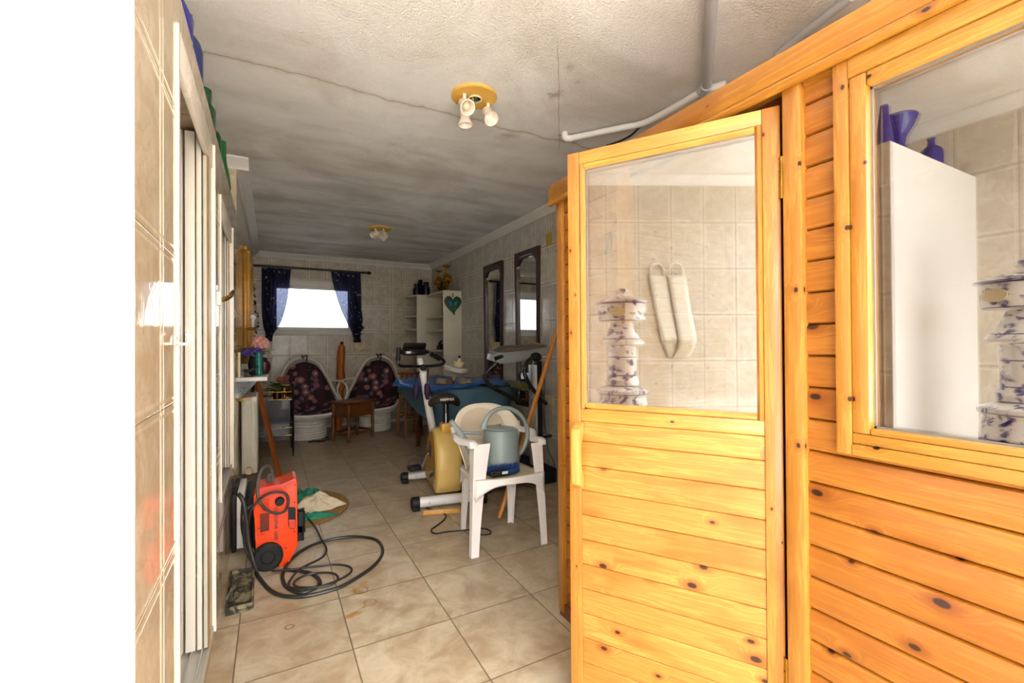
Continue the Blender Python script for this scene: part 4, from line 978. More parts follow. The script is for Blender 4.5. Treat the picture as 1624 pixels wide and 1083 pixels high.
# orange umbrella bag
Yo=6.80; a=PY(539,700,Yo); a=Vector((PY(536,690,6.72).x,6.72,0)); b=PY(542,546,6.92)
ub=thing('umbrella_bag','tall slim orange bag with dark cap leaning on the far wall between the armchairs','bag',tuple(a))
d=b-a; m=MB(); m.tube([Vector((0,0,.0)),d*.06,d*.3,d*.6,d*.9,d*.97,d],[.05,.066,.074,.070,.074,.066,.03],18,flat=.7); bagb=m.build('bag_body',plain('orange_nylon','c26a12',.5,var=.15,scale=12),ub)
MB().tube([d,d*1.03],[.020,.018],12).build('cap',M_DARK,ub)
MB().box((-.016,-.062,.42),(.016,-.052,.62),.003).build('dark_label',M_DECALK,bagb)
MB().tube([(.055,-.01,.5),(.09,-.03,.62),(.085,-.02,.78),(.06,-.005,.9)],.008,6,smooth=4).build('strap',plain('orange_strap','9a4f0c',.6),bagb)
# ================================================================ RATTAN ARMCHAIRS
M_CANE=plain('white_lacquered_cane','efe8da',.4,var=.15,scale=20)
def mk_floral():
    m,nt,p=newmat('dark_floral_cushion'); N=NT(nt); co,s=N.obj()
    st=N.m('FRACT',N.m('DIVIDE',N.m('ADD',s[0],.4),.19)); base=N.mix(N.mr(N.m('ABSOLUTE',N.m('SUBTRACT',st,.5)),.2,.3),lin('180a12'),lin('3c1620'))
    v=N.vor(co,11.); sp=N.n('ShaderNodeSeparateColor'); N.l(v.outputs['Color'],sp.inputs[0])
    g=N.mr(sp.outputs[0],.3,.35); n=N.noise(co,5,2)
    g=N.m('MULTIPLY',g,N.mr(n,.36,.46)); f=N.m('MULTIPLY',N.mr(N.m('ADD',v.outputs['Distance'],N.m('MULTIPLY',N.noise(co,70,2),.25)),.72,.55),g)
    col=N.mix(f,base,N.mix(sp.outputs[1],lin('a0645c'),lin('584868'))); ctr=N.m('MULTIPLY',N.mr(v.outputs['Distance'],.22,.1),g)
    col=N.mix(ctr,col,lin('d8a890')); N.l(col,p.inputs['Base Color']); setp(p,rough=.75); return m
M_FLOR=mk_floral()
def rattan(label,loc,rz):
    t=thing('rattan_armchair',label,'armchair',loc,rz,'rattan tub armchairs by the far wall')
    # coiled drum base
    m=MB(); pr=[(0,0)]
    for i in range(9):
        z=i*.031; pr+=[(.205,z),(.222,z+.008),(.224,z+.016),(.222,z+.024),(.205,z+.031)]
    pr+=[(0,.28)]; m.lathe(pr,(0,0,0),40,capb=False,capt=False); m.build('coiled_base',M_CANE,t,ang=80)
    hoop=[(0,.34,1.02),(-.17,.32,.96),(-.27,.25,.79),(-.34,.10,.58),(-.37,-.10,.44),(-.32,-.28,.36),(-.17,-.39,.335),(0,-.42,.33),(.17,-.39,.335),(.32,-.28,.36),(.37,-.10,.44),(.34,.10,.58),(.27,.25,.79),(.17,.32,.96)]
    hoop=[Vector(h) for h in hoop]; H=catmull(hoop,4,True)
    MB().tube(H,.017,10,closed=True).build('hoop_frame',M_CANE,t)
    low=[Vector((h[0]*.86,h[1]*.86+.0,max(.285,h[2]-.075-.03*(h[2]>.5)))) for h in hoop if h[2]<.8]
    low=low[0:]
    i0=[i for i,h in enumerate(hoop) if h[2]<.8]
    MB().tube([Vector((hoop[i][0]*.88,hoop[i][1]*.88,max(.30,hoop[i][2]-.08))) for i in i0],.012,8,smooth=4).build('lower_hoop',M_CANE,t)
    c=Vector((0,.0,.36))
    def f(u,v,off=0.):
        k=u*len(H); i=int(k)%len(H); h=H[i].lerp(H[(i+1)%len(H)],k-int(k))*1.0
        h=h+(c-h)*.10
        p=c.lerp(h,v); bow=(1-v*v)
        p.z+=-.05*bow+off; p.y+=.12*bow*max(0,(h.z-.5))
        nrm=Vector((0,-.5,.85)); p+=nrm*(.030*(1-v**3))
        return p
    m=MB(); m.grid(f,72,12,closeu=True); cu=m.build('cushion',M_FLOR,t,solid=.05,ang=180)
    for sx in (-1,1):
        MB().tube([(sx*.295,.20,.71),(sx*.38,.08,.71),(sx*.44,-.08,.68),(sx*.445,-.19,.58),(sx*.40,-.20,.46),(sx*.345,-.15,.42)],.0145,10,smooth=5).build('arm',M_CANE,t)
        MB().tube([(sx*.27,.20,.44),(sx*.35,.10,.48),(sx*.385,-.06,.40)],.011,8,smooth=4).build('arm_brace',M_CANE,t)
    MB().tube([(0,.33,1.0),(-.03,.30,1.06),(.0,.33,1.03),(.04,.30,1.05),(.03,.28,.95)],.008,6,smooth=4).build('tie_ribbon',M_FLOR,cu)
    for sx in (-1,1): MB().tube([(sx*.12,.25,.70),(sx*.15,.16,.42),(sx*.14,.0,.30)],.012,8,smooth=4).build('back_strut',M_CANE,t)
    return t
rattan('rattan tub armchair with dark floral cushion behind the brass bar cart',(.42,6.35,0),.10)
rattan('rattan tub armchair with dark floral cushion behind the small wooden side table',(1.28,6.50,0),-.40)
# ---- side table
t=thing('side_table','small dark turned-leg wooden side table with a drawer in front of the rattan armchairs','side table',(.92,5.99,0),.575)
M_ST=wood('walnut_side_table','543012','86521f','x',0,0,.1)
hw,hd=.19,.14
for sx in (-1,1):
    for sy in (-1,1):
        MB().lathe([(.016,0),(.022,.02),(.016,.05),(.021,.06),(.021,.13),(.014,.15),(.019,.17),(.024,.22),(.016,.27),(.022,.28),(.022,.46)],(sx*hw,sy*hd,0),14).build('leg',M_ST,t)
MB().box((-hw-.05,-hd-.05,.462),(hw+.05,hd+.05,.49),.006).build('tabletop',M_ST,t)
MB().box((-hw,-hd-.006,.30),(hw,hd,.460),.003).build('apron',M_ST,t)
dw=MB().box((-hw+.035,-hd-.014,.325),(hw-.035,-hd-.0065,.44),.003).build('drawer',M_ST,t)
MB().ball((0,-hd-.024,.385),.013,n=8).build('knob',M_GOLD,dw)
for a,b in (((-hw,-hd,.10),(hw,-hd,.10)),((-hw,hd,.10),(hw,hd,.10)),((-hw,-hd,.10),(-hw,hd,.10)),((hw,-hd,.10),(hw,hd,.10))): MB().beam(a,b,.018,.03,.003).build('stretcher',M_ST,t)
floortube('lamp_cord','thin dark cord with a flat loop on the floor before the left rattan armchair','cord',[(470,640+25),(478,683),(490,696),(505,699),(522,697),(518,693),(505,694),(494,699),(490,701),(515,700)],.004)
# ================================================================ BAR CART
bc=thing('bar_cart','black and brass bar cart with gallery rails on casters beside the left wall','bar cart',(.02,5.60,0))
W2,D2=.19,.22
for sx in (-1,1):
    for sy in (-1,1):
        MB().tube([(sx*W2,sy*D2,.045),(sx*W2,sy*D2,.78)],.011,10).build('post',M_BLACKM,bc)
        MB().tube([(sx*W2-.008,sy*D2,.022),(sx*W2+.008,sy*D2,.022)],.022,14).build('caster',M_DARK,bc)
for z in (.22,.60):
    MB().box((-W2,-D2,z),(W2,D2,z+.008),.001).build('glass_shelf',M_BLACKM,bc,smooth=False)
    for dz in (.015,.095): MB().tube([(-W2,-D2,z+dz),(W2,-D2,z+dz),(W2,D2,z+dz),(-W2,D2,z+dz)],.0075,8,closed=True).build('gallery_rail',M_GOLD,bc)
MB().box((-W2+.012,D2-.008,.10),(W2-.012,D2,.59)).build('back_panel',M_BLACKM,bc,smooth=False)  # black sheets filling the dark area inside the cart frame
MB().box((-W2,-D2+.012,.10),(-W2+.006,D2-.012,.59)).build('side_panel',M_BLACKM,bc,smooth=False)
cs=thing('brass_candlestick','brass candlestick with wide dish standing on the top shelf of the bar cart','candlestick',(.13,5.46,.6085))
MB().lathe([(0,0),(.06,0),(.065,.01),(.02,.02),(.012,.05),(.02,.065),(.012,.08),(.012,.12),(.055,.14),(.06,.15),(.02,.15),(0,.155)],(0,0,0),24).build('stem',M_GOLD,cs)
# leafy flower pot on the cart
M_LEAF=plain('green_leaf','2f5a1c',.5,var=.4,scale=20); M_LEAFY=plain('yellow_green_leaf','8a9a2c',.5,var=.3,scale=20)
def leaf(m,o,d,L_,w):
    d=Vector(d).normalized(); s_=d.cross(Vector((0,0,1))); s_=s_.normalized() if s_.length>.1 else Vector((1,0,0)); n=s_.cross(d)
    def f(u,v):
        t=u; ww=w*math.sin(PI*min(1,t*1.02))**.8*(2*v-1); return Vector(o)+d*L_*t+s_*ww+n*(-.25*L_*t*t+.1*abs(2*v-1)*w)
    m.grid(f,6,2)
def bouquet(name,label,loc,potR,potH,potmat,leaves,flowers,hgt):
    t=thing(name,label,'flowers',loc)
    if potR: MB().lathe([(0,0),(potR*.8,0),(potR,potH*.5),(potR*.75,potH*.9),(potR*.85,potH),(potR*.7,potH),(potR*.6,potH*.8),(0,potH*.75)],(0,0,0),20,capb=False,capt=False).build('pot',potmat,t)
    rn=random.Random(len(label)); 
    for i in range(leaves):
        a=rn.uniform(0,6.28); el=rn.uniform(-.1,.9); m=MB(); leaf(m,(0,0,potH*.8+rn.uniform(0,hgt*.5)),(math.cos(a),math.sin(a),el),rn.uniform(.09,.16),rn.uniform(.035,.06)); m.build('leaf',M_LEAF if rn.random()<.65 else M_LEAFY,t,solid=.0015)
    for (x,y,z,r,mt) in flowers:
        MB().tube([(0,0,potH*.7),(x*.5,y*.5,z*.6),(x,y,z)],.003,6,smooth=3).build('stem',M_LEAF,t)
        fl=MB()
        for k in range(26):
            a=k*2.4; q=k/26; rr_=r*(.15+.75*q); p=Vector((x+rr_*math.cos(a),y+rr_*math.sin(a),z+r*.55*(1-q)))
            z_=1-2*(k+.5)/26; q_=math.sqrt(1-z_*z_); p=Vector((x,y,z))+Vector((q_*math.cos(a),q_*math.sin(a),z_*.85))*r*.72; fl.ball(p,r*.34,1,1,1,5)
        fl.build('flower_head',mt,t)
    return t
M_PINK=plain('pink_petal','d79a8c',.7,var=.25,scale=40); M_VIOL=plain('violet_petal','4d3f8f',.7,var=.3,scale=40); M_ORP=plain('orange_petal','b0563a',.7,var=.3,scale=40); M_MAR=plain('dark_red_pot','3c0f14',.4)
bouquet('flower_arrangement','leafy green arrangement with an orange bloom on the top of the bar cart',(.06,5.50,.6085),.045,.09,M_MAR,26,[(.03,-.06,.21,.04,M_ORP)],.18)
# ================================================================ CONSOLE SHELF, LEFT WALL
sh=thing('wall_shelf','white marble wall shelf above the radiator, crowded with vases and flowers','wall shelf',(XL,3.55,.94))
MB().box((0,0,0),(.185,.72,.028),.004).build('slab',plain('white_marble','dcd8d2',.15,var=.12,scale=6),sh)
for y in (.12,.60): MB().prism([(0,y,0),(.13,y,0),(.02,y,-.12),(0,y,-.12)],(0,.015,0)).build('bracket',M_BLACKM,sh)
t=thing('teal_vase','narrow shiny teal glass vase on the white wall shelf','vase',(-.075,3.72,.968)); MB().lathe([(0,0),(.022,0),(.026,.02),(.022,.06),(.026,.12),(.02,.155),(.023,.165),(.018,.165),(.015,.15),(0,.14)],(0,0,0),20,capb=False,capt=False).build('glass_body',plain('teal_glass','1c7a74',.12,var=.4,scale=40),t)
bouquet('flower_vase','dark vase holding pink and violet artificial flowers on the white wall shelf',(-.105,3.86,.968),.045,.15,M_DARK,8,[(.035,-.02,.235,.062,M_PINK),(.015,-.06,.165,.045,M_VIOL),(.0,.03,.17,.04,M_VIOL),(-.05,-.03,.165,.035,M_VIOL)],.12)
t=thing('wooden_box','dark brown wooden box at the far end of the white wall shelf','box',(-.06,4.12,.968)); MB().box((-.05,-.06,0),(.05,.06,.17),.004).build('box_body',OAKD,t); MB().box((-.055,-.065,.17),(.055,.065,.19),.003).build('lid',OAKD,t)
t=thing('maroon_jar','dark red round jar between the flowers and the wooden box','jar',(-.045,3.99,.968)); MB().lathe([(0,0),(.03,0),(.045,.04),(.04,.09),(.022,.11),(.026,.12),(0,.125)],(0,0,0),20,capb=False,capt=False).build('jar_body',M_MAR,t)
t=thing('horse_figurine','small black prancing horse figurine on the near end of the white wall shelf','figurine',(-.135,3.64,.968))
m=MB(); m.box((-.03,-.02,0),(.03,.02,.006),.002); m.tube([(-.03,0,.045),(0,0,.04),(.03,0,.05)],[.010,.012,.010],8,smooth=3); m.tube([(.03,0,.05),(.045,0,.07),(.06,0,.065)],[.008,.006,.005],8,smooth=2)
for x in (-.028,-.018,.022,.034): m.tube([(x,0,.045),(x+.004,0,.02),(x,0,.004)],.0035,6)
m.tube([(-.035,0,.048),(-.05,0,.04),(-.052,0,.02)],.003,6,smooth=2); m.build('horse',M_DARK,t)
t=thing('picture_frame','narrow pale picture frame standing at the near end of the white wall shelf','picture frame',(-.185,3.57,.968)); MB().box((-.012,-.0,0),(.003,.05,.17),.003).build('frame',M_CREAMP,t); MB().box((.003,.008,.012),(.0045,.042,.158)).build('picture',plain('green_print','51704c',.5,var=.5,scale=40),t)
# radiator
rd=thing('radiator','cream column radiator mounted on the left wall under the white shelf','radiator',(-.145,3.92,.20))
RH=.62
for k in range(5):
    y=k*.08
    m=MB(); m.box((-.05,y+.004,0.02),(.055,y+.076,RH-.02),.012)
    m.build('column',M_RADI,rd)
    m=MB()
    for x in (-.032,-.008,.016,.04): m.tube([(x,y+.003,.05),(x,y+.003,RH-.06)],.008,8)
    if k==0: m.build('front_ribs',M_RADI,rd)
    else: m.b.free()
MB().cyl((0,-.02,.05),(0,.42,.05),.022,n=16).build('manifold',M_RADI,rd); MB().cyl((0,-.012,RH-.06),(0,.42,RH-.06),.022,n=16).build('manifold',M_RADI,rd)
MB().lathe([(0,.03),(.024,.03),(.028,.02),(.028,0)],(.0,-.005,.05),20,Matrix.Rotation(PI/2,3,'X'),capb=False,capt=False).build('plug',M_CREAMP,rd)
MB().cyl((-.04,-.03,RH-.03),(.02,-.03,RH-.03),.012,n=14).build('valve',M_CREAMP,rd)
MB().cyl((-.059,-.03,RH-.03),(-.035,-.03,RH-.03),.018,n=14).build('valve_cap',plain('yellow_cap','c9a02c',.4),rd)
# leaning brown plank
a=Vector((.075,4.40,.0)); b=PY(405,596,4.55); b=Vector((-.118,4.50,.925))
lp=MB().beam(a+Vector((0,0,.004)),b,.045,.03,.003).build('leaning_plank',wood('reddish_plank','7a3a12','a85c22','z',0,0,.1)); tag(lp,'reddish brown wooden plank leaning from the floor against the end of the white wall shelf','plank')
# gilt mirror on left wall
gm=thing('gilt_mirror','tall mirror in a thick gilded frame hanging on the left wall above the shelf','mirror',(XL,4.45,1.03))
GH,GD=1.01,.85
m=MB()
def gframe(m,x0,x1,i0,i1):
    m.box((x0,i0,i0),(x1,GD-i0,i1),.006); m.box((x0,i0,GH-i1),(x1,GD-i0,GH-i0),.006); m.box((x0,i0,i1),(x1,i1,GH-i1),.006); m.box((x0,GD-i1,i1),(x1,GD-i0,GH-i1),.006)
gframe(m,0,.030,0,.035); gframe(m,0,.052,.035,.06); gframe(m,0,.040,.06,.10); m.build('frame',M_GOLDP,gm)
MB().box((.004,.10,.10),(.014,GD-.10,GH-.10)).build('mirror_glass',M_MIRROR,gm,smooth=False)
sc_=thing('candle_sconce','small brass wall candle holder with a white ball candle in front of the gilded mirror','candle holder',(XL,4.30,1.33))
MB().tube([(0,0,0),(.06,0,-.015),(.10,0,.0)],.005,8,smooth=4).build('arm',M_GOLD,sc_); MB().lathe([(0,0),(.035,0),(.04,.006),(0,.008)],(.075,0,.0),20).build('dish',M_GOLD,sc_); MB().cyl((.075,0,.008),(.075,0,.07),.012,n=14).build('candle',M_WHITEP,sc_); MB().ball((.075,0,.092),.024,n=8).build('ball_candle',M_WHITEP,sc_)
# sparkling bead garland
rn=random.Random(4); gd=thing('bead_garland','dark hanging strip with sparkling beads and tinsel on the left wall near the far window','garland',(XL,6.05,1.30))
MB().box((0,-.02,-.05),(.02,.13,.85),.004).build('backing_strip',OAKD,gd)
for nm,cc in (('silver_beads',M_SILVER),('green_beads',plain('green_foil','2c6a4c',.2,metal=.8)),('gold_beads',M_GOLD)):
    m=MB()
    for i in range(26):
        z=rn.uniform(-.05,.62); m.ball((.035+.03*rn.random()+.02*math.sin(z*9),rn.uniform(-.04,.1),z),rn.uniform(.006,.013),n=4)
    b=m.build(nm,cc,gd); b['kind']='stuff'
# ================================================================ RIGHT WALL
def wallmirror(label,y0,y1,z0,z1,shape=True):
    t=thing('wall_mirror',label,'mirror',(XR,y0,z0),0,'mahogany framed mirrors on the right wall'); w_=y1-y0; h_=z1-z0; f=.055
    # arched opening frame
    def opening():
        a=f; b=w_-f; zb=f; zt=h_-f-.02; r=.10; P=[(a,zb),(b,zb),(b,zt-r)]
        P+=[(b-.02-(b-a-.04)*0+0*0 , zt-r+.01)] if 0 else []
        for k in range(9):
            th=k/8*PI/2; P.append((b-r+r*math.cos(th),zt-r+r*math.sin(th)))
        for k in range(9):
            th=PI/2+k/8*PI/2; P.append((a+r+r*math.cos(th),zt-r+r*math.sin(th)))
        P.append((a,zt-r)); return P
    m=MB(); b=m.b
    O=opening(); n=len(O)
    def outer(p):
        y,z=p; cy,cz=w_/2,h_/2; dy,dz=y-cy,z-cz; k=min((w_/2)/abs(dy) if abs(dy)>1e-6 else 9e9,(h_/2)/abs(dz) if abs(dz)>1e-6 else 9e9); return (cy+dy*k,cz+dz*k)
    # frame as ring strips between outer rectangle samples and opening
    rings=[]
    for x,fn in ((0,outer),(-.028,outer),(-.034,lambda p:(p[0]+(outer(p)[0]-p[0])*.7,p[1]+(outer(p)[1]-p[1])*.7)),(-.030,lambda p:(p[0]+(outer(p)[0]-p[0])*.2,p[1]+(outer(p)[1]-p[1])*.2)),(-.020,lambda p:p),(-.004,lambda p:p)):
        rings.append([b.verts.new((x,)+tuple(fn(p))) for p in O])
    for i in range(len(rings)-1): m.bridge(rings[i],rings[i+1])
    m.build('frame',MAHOG,t,ang=30)
    for (yy,zz_) in ((0,h_),(w_,h_),(0,0),(w_,0)):
        sy=1 if yy==0 else -1; sz=1 if zz_==0 else -1
        m=MB(); m.box((-.026,min(yy,yy+sy*.06),min(zz_,zz_+sz*.06)),(-.001,max(yy,yy+sy*.06),max(zz_,zz_+sz*.06)),.004); m.build('corner_block',MAHOG,t)
    m=MB(); m.prism([(-.006,p[0],p[1]) for p in O],(.004,0,0)); m.build('mirror_glass',M_MIRROR,t,smooth=False)
    return t
wallmirror('tall arched-top mirror in a dark mahogany frame, nearest the white shelf unit',4.483,4.985,.55,2.125)
wallmirror('tall arched-top mirror in a dark mahogany frame, behind the treadmill console',3.70,4.19,.55,2.135)
wallmirror('tall dark mahogany framed mirror reaching the floor, half hidden by the cabin',2.90,3.39,.04,2.13)
o=MB().box((XR-.003,3.50,2.105),(XR-.0005,3.60,2.225)).build('note_paper',plain('yellow_paper','b99a3c',.7,var=.1)); tag(o,'small yellow square of paper stuck high on the right wall tiles','paper')
sk=thing('socket_plate','double cream socket plate on the right wall tiles low behind the broomstick','socket',(XR,3.56,.66))
MB().box((-.010,-.075,-.04),(-.0005,.075,.04),.003).build('plate',M_CREAMP,sk)
for y in (-.037,.037): MB().box((-.014,y-.028,-.028),(-.0105,y+.028,.028),.002).build('insert',M_CREAMP,sk)
# ================================================================ WHITE CORNER SHELF UNIT
M_UNIT=plain('cream_melamine','ddd4bd',.45,var=.08,scale=6)
su=thing('corner_shelf_unit','cream open shelf unit with rounded shelves in the far right corner','shelf unit',(XR,6.4,0))
SX=2.04-XR
MB().box((SX,5.75-6.4,0),(-.002,5.775-6.4,1.915),.002).build('side_panel',M_UNIT,su)
MB().box((1.895-XR,6.49-6.4,0),(-.002,6.515-6.4,1.925),.002).build('side_panel',M_UNIT,su)
MB().box((-.014,5.776-6.4,.03),(-.002,6.489-6.4,1.90)).build('back_panel',M_UNIT,su)
MB().box((-.014,6.516-6.4,.03),(-.002,YF-6.4-.002,1.91)).build('back_panel',M_UNIT,su)
def rshelf(m,x0,y0,y1,z,th,bulge):
    P=[(-.015,y0,z)]+[(x0-bulge*math.sin(PI*k/12),y0+(y1-y0)*k/12,z) for k in range(13)]+[(-.015,y1,z)]
    m.prism(P,(0,0,th),.002)
for z in (.40,.72,1.09,1.36,1.555,1.89): 
    m=MB(); rshelf(m,SX+.002,5.776-6.4,6.489-6.4,z,.022,.025); m.build('shelf',M_UNIT,su)
for z in (.40,.72,1.09,1.40,1.60,1.90):
    m=MB(); P=[(-.015,6.516-6.4,z)]+[(1.895-XR-.01-.08*math.sin(PI*k/12),6.516-6.4+(YF-6.518)*k/12,z) for k in range(13)]+[(-.015,YF-6.402,z)]; m.prism(P,(0,0,.022),.002); m.build('shelf',M_UNIT,su)
M_COB=plain('cobalt_glass','10185c',.12,var=.3,scale=9); M_COBD=plain('dark_blue_glass','0a0e2c',.15)
def bottle(name,label,loc,r,h,mat,prof=None,cat='bottle',group=None):
    P=prof or [(0,0),(.9,0),(1,.04),(1,.55),(.85,.66),(.35,.78),(.28,.93),(.36,.95),(.36,1),(.2,1),(0,.97)]
    m=MB(); m.lathe([(a*r,b*h) for a,b in P],(0,0,0),20,capb=False,capt=False); o=m.build(name,mat,loc=loc); tag(o,label,cat,group); return o
FLARE=[(0,0),(.5,0),(.62,.06),(.3,.3),(.36,.5),(.8,.78),(1,.97),(.96,1),(.7,.75),(.0,.6)]
SQ=[(0,0),(1,0),(1,.6),(.7,.72),(.7,1),(.5,1),(0,.98)]
bottle('blue_bottle','stubby dark blue bottle, leftmost on top of the corner shelf unit',(1.93,6.62,1.923),.055,.17,M_COBD,SQ)
bottle('blue_bottle','tall dark blue bottle standing second on top of the corner shelf unit',(2.00,6.66,1.923),.05,.24,M_COBD,SQ)
bottle('blue_vase','broad dark blue vase nearest the room corner on the shelf unit',(2.08,6.64,1.923),.06,.21,M_COBD,SQ,'vase')
VASE=[(0,0),(.55,0),(.6,.02),(.25,.10),(.22,.16),(.8,.36),(1,.5),(.75,.62),(.28,.72),(.24,.92),(.8,1),(.7,1),(.2,.92),(0,.9)]
bottle('brass_vase','brass trumpet-necked vase on the shelf unit, the smaller one on the left',(2.13,6.18,1.913),.075,.33,M_GOLD,VASE,'vase')
bottle('brass_vase','brass trumpet-necked vase on the shelf unit, the taller one near the leaf plaque',(2.14,5.88,1.913),.08,.355,M_GOLD,VASE,'vase')
bottle('dark_bottle','slender black bottle between the two brass vases',(2.13,6.0,1.913),.032,.25,M_DARK)
c=PY(718,482,5.74); lf=thing('leaf_plaque','green heart-shaped leaf plaque with a blue butterfly on the end of the shelf unit','wall plaque',(c.x,5.745,c.z))
def heart(k=1.):
    P=[]
    for i in range(40):
        t=2*PI*i/40; P.append((k*.122*math.sin(t)**3*1.0, 0, k*(.0088*(13*math.cos(t)-5*math.cos(2*t)-2*math.cos(3*t)-math.cos(4*t)))))
    return P
m=MB(); m.prism([(p[0]+( .018 if p[2]<-.12 else 0),0,p[2]) for p in heart()],(0,-.018,0),.005); m.build('leaf',plain('leaf_green_ceramic','33511c',.35,var=.4,scale=26),lf)
MB().tube([(0,-.008,.09),(.0,-.010,.125),(.012,-.01,.14)],.007,8,smooth=3).build('hanging_loop',plain('leaf_stalk','33511c',.4),lf)
M_BUT=plain('butterfly_blue','1c7fae',.3,var=.3,scale=40)
for sx in (-1,1):
    MB().prism([(sx*.006,-.0185,0),(sx*.03,-.0185,.035),(sx*.062,-.0185,.045),(sx*.066,-.0185,.02),(sx*.045,-.0185,.0),(sx*.052,-.0185,-.03),(sx*.03,-.0185,-.038),(sx*.006,-.0185,-.01)],(0,-.004,0)).build('wing',M_BUT,lf)
MB().tube([(0,-.022,-.03),(0,-.022,.03)],.005,8).build('butterfly_body',M_DARK,lf)
ck=thing('desk_clock','round black desk clock on a shelf of the corner unit','clock',(2.12,6.0,1.112))
Rx=Matrix.Rotation(PI/2,3,'X')
MB().lathe([(0,.02),(.055,.02),(.062,.01),(.062,-.015),(0,-.015)],(0,0,.075),28,Rx,capb=False,capt=False).build('case',M_DARK,ck); MB().lathe([(0,.0225),(.045,.0225)],(0,0,.075),24,Rx,capb=False,capt=False).build('dial',M_SILVER,ck); MB().box((-.05,-.02,0),(.05,.02,.02),.004).build('base',M_DARK,ck)
fg=thing('dark_figurine','crouching dark figurine standing in front of the clock','figurine',(2.07,5.92,1.112))
MB().tube([(-.06,0,.01),(-.04,0,.045),(.0,0,.06),(.04,0,.05),(.07,0,.015)],[.012,.022,.026,.02,.012],10,smooth=4).build('figure',M_DARK,fg)
sg=thing('statuette_frame','grey upright framed relief standing on an upper shelf of the corner unit','picture frame',(2.17,6.0,1.577)); MB().box((-.06,-.012,0),(.06,.012,.29),.006).build('frame',plain('grey_frame','6b6055',.5,var=.3),sg); MB().box((-.04,-.014,.03),(.04,-.0125,.26),.0).build('relief',plain('relief_stone','8f8370',.6,var=.4,scale=30),sg)
# ================================================================ CLOTH-COVERED OVAL TABLE
M_CLOTH=plain('slate_blue_cloth','4d7184',.7,var=.22,scale=2.2); M_TBL=OAKD
TX,TY,TZ=1.74,4.60,.775
tb=thing('oval_table','oval wooden table hidden beneath a slate blue cloth','table',(TX,TY,0),0.)
a_,b_=.50,.86
def oval(th,k=1.,n=2.9):
    c,s_=math.cos(th),math.sin(th); return Vector((math.copysign(abs(c)**(2/n),c)*a_*k,math.copysign(abs(s_)**(2/n),s_)*b_*k,0))
MB().prism([oval(2*PI*i/48,.97)+Vector((0,0,TZ-.03)) for i in range(48)],(0,0,.025),.004).build('tabletop',M_TBL,tb)
for sx in (-1,1):
    for sy in (-1,1): MB().beam((sx*.22,sy*.58,0),(sx*.20,sy*.55,TZ-.031),.05,.05,.004,(0,1,0)).build('leg',M_TBL,tb)
def clothf(u,v):
    th=2*PI*u; o=oval(th)
    if v<.5: k=v/.5; p=o*k; p.z=TZ+.004; return p
    k=(v-.5)/.5; near=(1-math.sin(th))/2  # near (-y) side hangs lower
    dth=((math.degrees(th)-238+180)%360-180)/52; near=math.exp(-dth*dth); drop=.09+.37*near
    fold=1+.035*k*math.sin(th*14+1.5*math.sin(th*3))
    inward=1.006-.16*k*near
    p=o*inward*fold; p.z=TZ+.004-drop*(math.sin(k*PI/2)); 
    if k<.15: p=p+Vector((0,0,0))
    return p
m=MB(); m.grid(clothf,140,24,closeu=True); o=m.build('tablecloth',M_CLOTH,loc=(TX,TY,0),solid=.003,ang=70); o.rotation_euler=(0,0,0.); tag(o,'slate blue cloth draped over the oval table beside the mirrors','tablecloth')
# fringed blue scarf on top
M_BRB=plain('bright_blue_satin','0a66c4',.35,var=.25,scale=12)
def TP(px,py,z=TZ+.012): return PZ(px,py,z)
sf=[TP(x,y) for x,y in ((632,604),(700,597),(790,602),(822,608),(790,613),(755,611),(722,617),(690,621),(655,615),(634,611))]
cs_=sum(sf,Vector())/len(sf)
def scarf(u,v):
    k=u*len(sf); i=int(k)%len(sf); p=sf[i].lerp(sf[(i+1)%len(sf)],k-int(k)); q=cs_.lerp(p,v)-cs_; q.z=.010*math.sin(q.x*26+q.y*9)*v+.012; return q
m=MB(); m.grid(scarf,80,10,closeu=True); sv=m.build('blue_scarf',M_BRB,loc=cs_,solid=.003,ang=80); tag(sv,'bright blue fringed satin scarf spread over the cloth on the oval table','scarf')
m=MB(); rn=random.Random(2)
for (i0,i1) in ((8,9),(9,9.99),(7,8),(6,7),(5,6)):
    for k in range(40):
        kk=i0+(i1-i0)*k/40; i=int(kk)%len(sf); p=sf[i].lerp(sf[(i+1)%len(sf)],kk-int(kk))-cs_; p.z=.012; d=p.normalized(); m.tube([p,p+d*.02+Vector((0,0,.002)),p+d*.05+Vector((rn.uniform(-.01,.01),0,-.008))],.003,4,cap=False)
fr_=m.build('fringe',M_BRB,sv); fr_['kind']='stuff'
# items on the table, placed on it
def TT(px,py): return PZ(px,py,TZ+.03)
p=TT(716,608); wl=thing('roller_frame','beige foam roller exercise frame with thin wire rods lying on the oval table','exercise roller',tuple(p)); p0=p
Yr=p.y
def RQ(px,py,dy=0.): return PY(px,py,Yr+dy)-p0
M_FOAM=plain('beige_foam','a8916a',.8,var=.2)
MB().cyl(RQ(693,604),RQ(708,606),.030,n=18).build('foam_roll',M_FOAM,wl); MB().cyl(RQ(729,605),RQ(745,606),.030,n=18).build('foam_roll',M_FOAM,wl)
MB().cyl(RQ(712,606,-.06),RQ(716,604,.06),.034,n=18).build('hub',plain('brown_hub','6b4a28',.6,var=.3),wl)
MB().tube([RQ(677,588),RQ(700,593),RQ(711,595),RQ(716,592),RQ(724,594),RQ(740,602)],.004,8,smooth=4).build('wire_rod',M_SILVER,wl); MB().tube([RQ(742,600),RQ(760,601),RQ(775,604)],.004,8,smooth=4).build('wire_rod',M_SILVER,wl)
MB().cyl(RQ(718,604),RQ(721,596),.02,n=14).build('bracket',M_FOAM,wl)
Yd=Yr+.02; dc=PY(724,586,Yd); di=thing('white_disc','thick white round plastic disc resting tilted on the roller frame','disc',tuple(dc))
